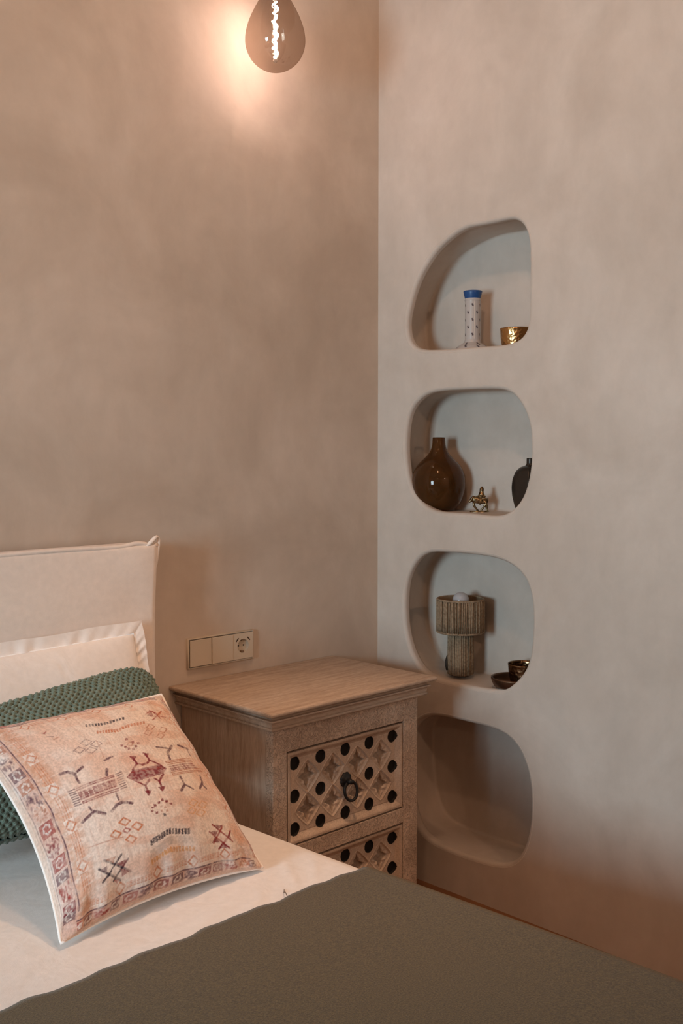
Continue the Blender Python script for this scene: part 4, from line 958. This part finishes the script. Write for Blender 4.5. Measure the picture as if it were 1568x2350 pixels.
# dark ribbed vase
DARK = mat('dark_metal_glaze', (.035,.026,.020), .30, metal=.35, spec=.5)
prof = [(.002, 0), (.030, 0), (.036, .004), (.046, .030), (.0535, .060), (.0555, .085), (.053, .110), (.044, .133), (.030, .146), (.0135, .1505), (.0118, .153), (.0118, .173), (.0125, .1745), (.010, .1745), (.0095, .155)]
fp = fine(prof, 110, 6); n = 120; P = np.zeros((len(fp), n, 3)); th0 = R(209)
for i, (r_, z_) in enumerate(fp):
    for k in range(n):
        a_ = 2*math.pi*k/n+th0; f_ = 1-(.17*abs(math.sin(2*(a_-th0)))**.75 if r_ > .014 and z_ < .15 else 0); P[i, k] = (r_*f_*math.cos(a_), r_*f_*math.sin(a_), z_)
o = link('dark_vase', gridmesh('dark_vase', P, closed_u=True), DARK, None, True, (.085, -.545, 1.1865)); tag(o, 'dark almost black ribbed vase with thin neck in second niche', 'vase')
# rope table lamp
ROPE = mat('jute_rope', (.30,.20,.12), .9, spec=.1); v = coords(ROPE); setc(ROPE, ramp(ROPE, noise(ROPE, v, 140, 4), [(.3, (.20,.135,.085)), (.7, (.40,.29,.19))])); bump(ROPE, noise(ROPE, coords(ROPE, (1,1,.5), rot=(.5,.4,0)), 500, 2), .8, .002)
la = empty('rope_table_lamp', (.072, -.294, .6745)); tag(la, 'small table lamp wrapped in brown jute rope in the third niche', 'lamp')
def strands(name, Rr, z0, z1, n, rs, parent, lean=.0):
    m_ = MB(); rq = random.Random(5)
    for k in range(n):
        a_ = 2*math.pi*k/n; j = rq.uniform(-.0012, .0012); da = rq.uniform(-lean, lean)
        m_.add(*tube_geo([((Rr+j)*math.cos(a_+da*f_), (Rr+j)*math.sin(a_+da*f_), z0+(z1-z0)*f_) for f_ in (0, .33, .66, 1)], rs*rq.uniform(.85, 1.1), 6))
    o = m_.build(name, ROPE, parent); o['kind'] = 'stuff'; return o
strands('rope_stem_wrap', .0390, .003, .140, 44, .0030, la, .03)
o = lathe('stem_core', [(.002, .0), (.036, .0), (.037, .002), (.037, .14), (.002, .142)], mat('cardboard_brown', (.10,.065,.04), .9), la, 32)
strands('rope_shade_wrap', .0735, .138, .240, 76, .0027, la, .03)
o = lathe('shade_core', [(.0700, .138), (.0712, .138), (.0712, .240), (.0700, .240), (.0700, .138)], mat('shade_lining', (.22,.15,.09), .9), la, 48)
for z_ in (.138, .240):
    m_ = MB(); m_.add(*tube_geo([(.0735*math.cos(t_), .0735*math.sin(t_), z_) for t_ in np.linspace(0, 2*math.pi, 60, endpoint=False)], .0035, 8, True)); m_.build('shade_ring', ROPE, la)
o = lathe('stem_cap', [(.0395, .142), (.036, .146), (.012, .148), (.012, .195), (.002, .197)], mat('lamp_holder', (.2,.15,.1), .6), la, 32)
MILK = mat('milk_glass', (.44,.44,.46), .25, spec=.5)
pr = [(.001, .262)]+[(.0265*math.sin(k/24*math.pi*.86), .2355+.0265*math.cos(k/24*math.pi*.86)) for k in range(1, 25)]+[(.012, .197)]
lathe('globe_bulb', pr, MILK, la, 48)
m_ = MB(); m_.add(*tube_geo([(-.025, .030, .06), (-.033, .030, .045), (-.036, .028, .030), (-.033, .026, .015)], .0040, 8)); o = m_.build('switch_cord', mat('black_cord', (.02,.015,.01), .6), la)
# bronze dish and bowl on it
dprof = [(.002, .0), (.050, .0), (.060, .004), (.067, .014), (.070, .0235), (.0685, .0250), (.0655, .024), (.062, .013), (.056, .006), (.048, .0035), (.002, .003)]
o = lathe('bronze_dish', [(r_, z_*1.35) for r_, z_ in fine(dprof, 50)], BROD, None, 72, (.062, -.510, .669)); tag(o, 'shallow dark bronze dish in third niche holding the hammered bowl', 'dish')
o = lathe('bronze_bowl', [(r_*1.0, z_*1.25) for r_, z_ in fine(bprof, 60)], BRON, None, 96, (.074, -.536, .6765)); tag(o, 'dark hammered bronze bowl standing in the dish in third niche', 'bowl')

# ================================================================= pendant bulb
pb = empty('pendant_bulb', (-.566, -.150, 2.502)); tag(pb, 'large smoked glass teardrop filament bulb hanging near the wall', 'lamp')
SM = bpy.data.materials.new('smoked_glass'); SM.use_nodes = True; nt = SM.node_tree; nt.nodes.clear()
out = nt.nodes.new('ShaderNodeOutputMaterial'); tr = nt.nodes.new('ShaderNodeBsdfTransparent'); gl = nt.nodes.new('ShaderNodeBsdfGlossy'); mx = nt.nodes.new('ShaderNodeMixShader'); lw = nt.nodes.new('ShaderNodeLayerWeight')
gl.inputs['Roughness'].default_value = .04; gl.inputs['Color'].default_value = (.85,.78,.72,1); lw.inputs['Blend'].default_value = .28
cr = ramp(SM, lw.outputs['Facing'], [(0, (.66,.60,.55)), (.7, (.64,.57,.52)), (1, (.58,.50,.44))]); nt.links.new(cr, tr.inputs['Color'])
fr = ramp(SM, lw.outputs['Facing'], [(0, .05), (.8, .12), (1, .30)])
nt.links.new(fr, mx.inputs[0]); nt.links.new(tr.outputs[0], mx.inputs[1]); nt.links.new(gl.outputs[0], mx.inputs[2]); nt.links.new(mx.outputs[0], out.inputs[0])
bp = [(.001, -.0835)]
for k in range(1, 15): a_ = k/14*math.pi*.53; bp.append((.0825*math.sin(a_), -.0835+.0825*(1-math.cos(a_))))
bp += [(.0800, .022), (.0745, .042), (.0665, .062), (.0565, .082), (.0455, .102), (.0340, .124), (.0240, .146), (.0180, .162), (.0165, .172)]
lathe('glass_envelope', fine(bp, 70), SM, pb, 96)
FIL = bpy.data.materials.new('glowing_filament'); FIL.use_nodes = True; b = FIL.node_tree.nodes['Principled BSDF']
b.inputs['Emission Color'].default_value = (1, .78, .66, 1); b.inputs['Emission Strength'].default_value = 60
m_ = MB(); pts = [(.0060*math.cos(t_*2.0)+.003*math.sin(t_*.7), .0060*math.sin(t_*2.0), .105-.150*t_/20) for t_ in np.linspace(0, 20, 160)]
m_.add(*tube_geo(pts, .0021, 6)); m_.build('filament', FIL, pb)
GLS = mat('clear_glass_stem', (.8,.7,.6), .1, trans=.0, spec=.6)
lathe('glass_stem', [(.001, -.060), (.005, -.058), (.006, -.052), (.0025, -.048), (.0016, -.03), (.0016, .11), (.006, .125), (.012, .165)], GLS, pb, 16)
lathe('socket_cap', [(.0165, .165), (.021, .168), (.022, .18), (.022, .235), (.018, .245), (.004, .250)], mat('brass_cap', (.45,.28,.1), .3, metal=1), pb, 40)
m_ = MB(); m_.add(*tube_geo([(0, 0, .248), (0, 0, ROOM_Z-2.502)], .0028, 8)); m_.build('cord', BLACK, pb)
bl = light('bulb_glow', 'POINT', (0, 0, .02), 5.0, (1, .76, .70), .004); bl.parent = pb
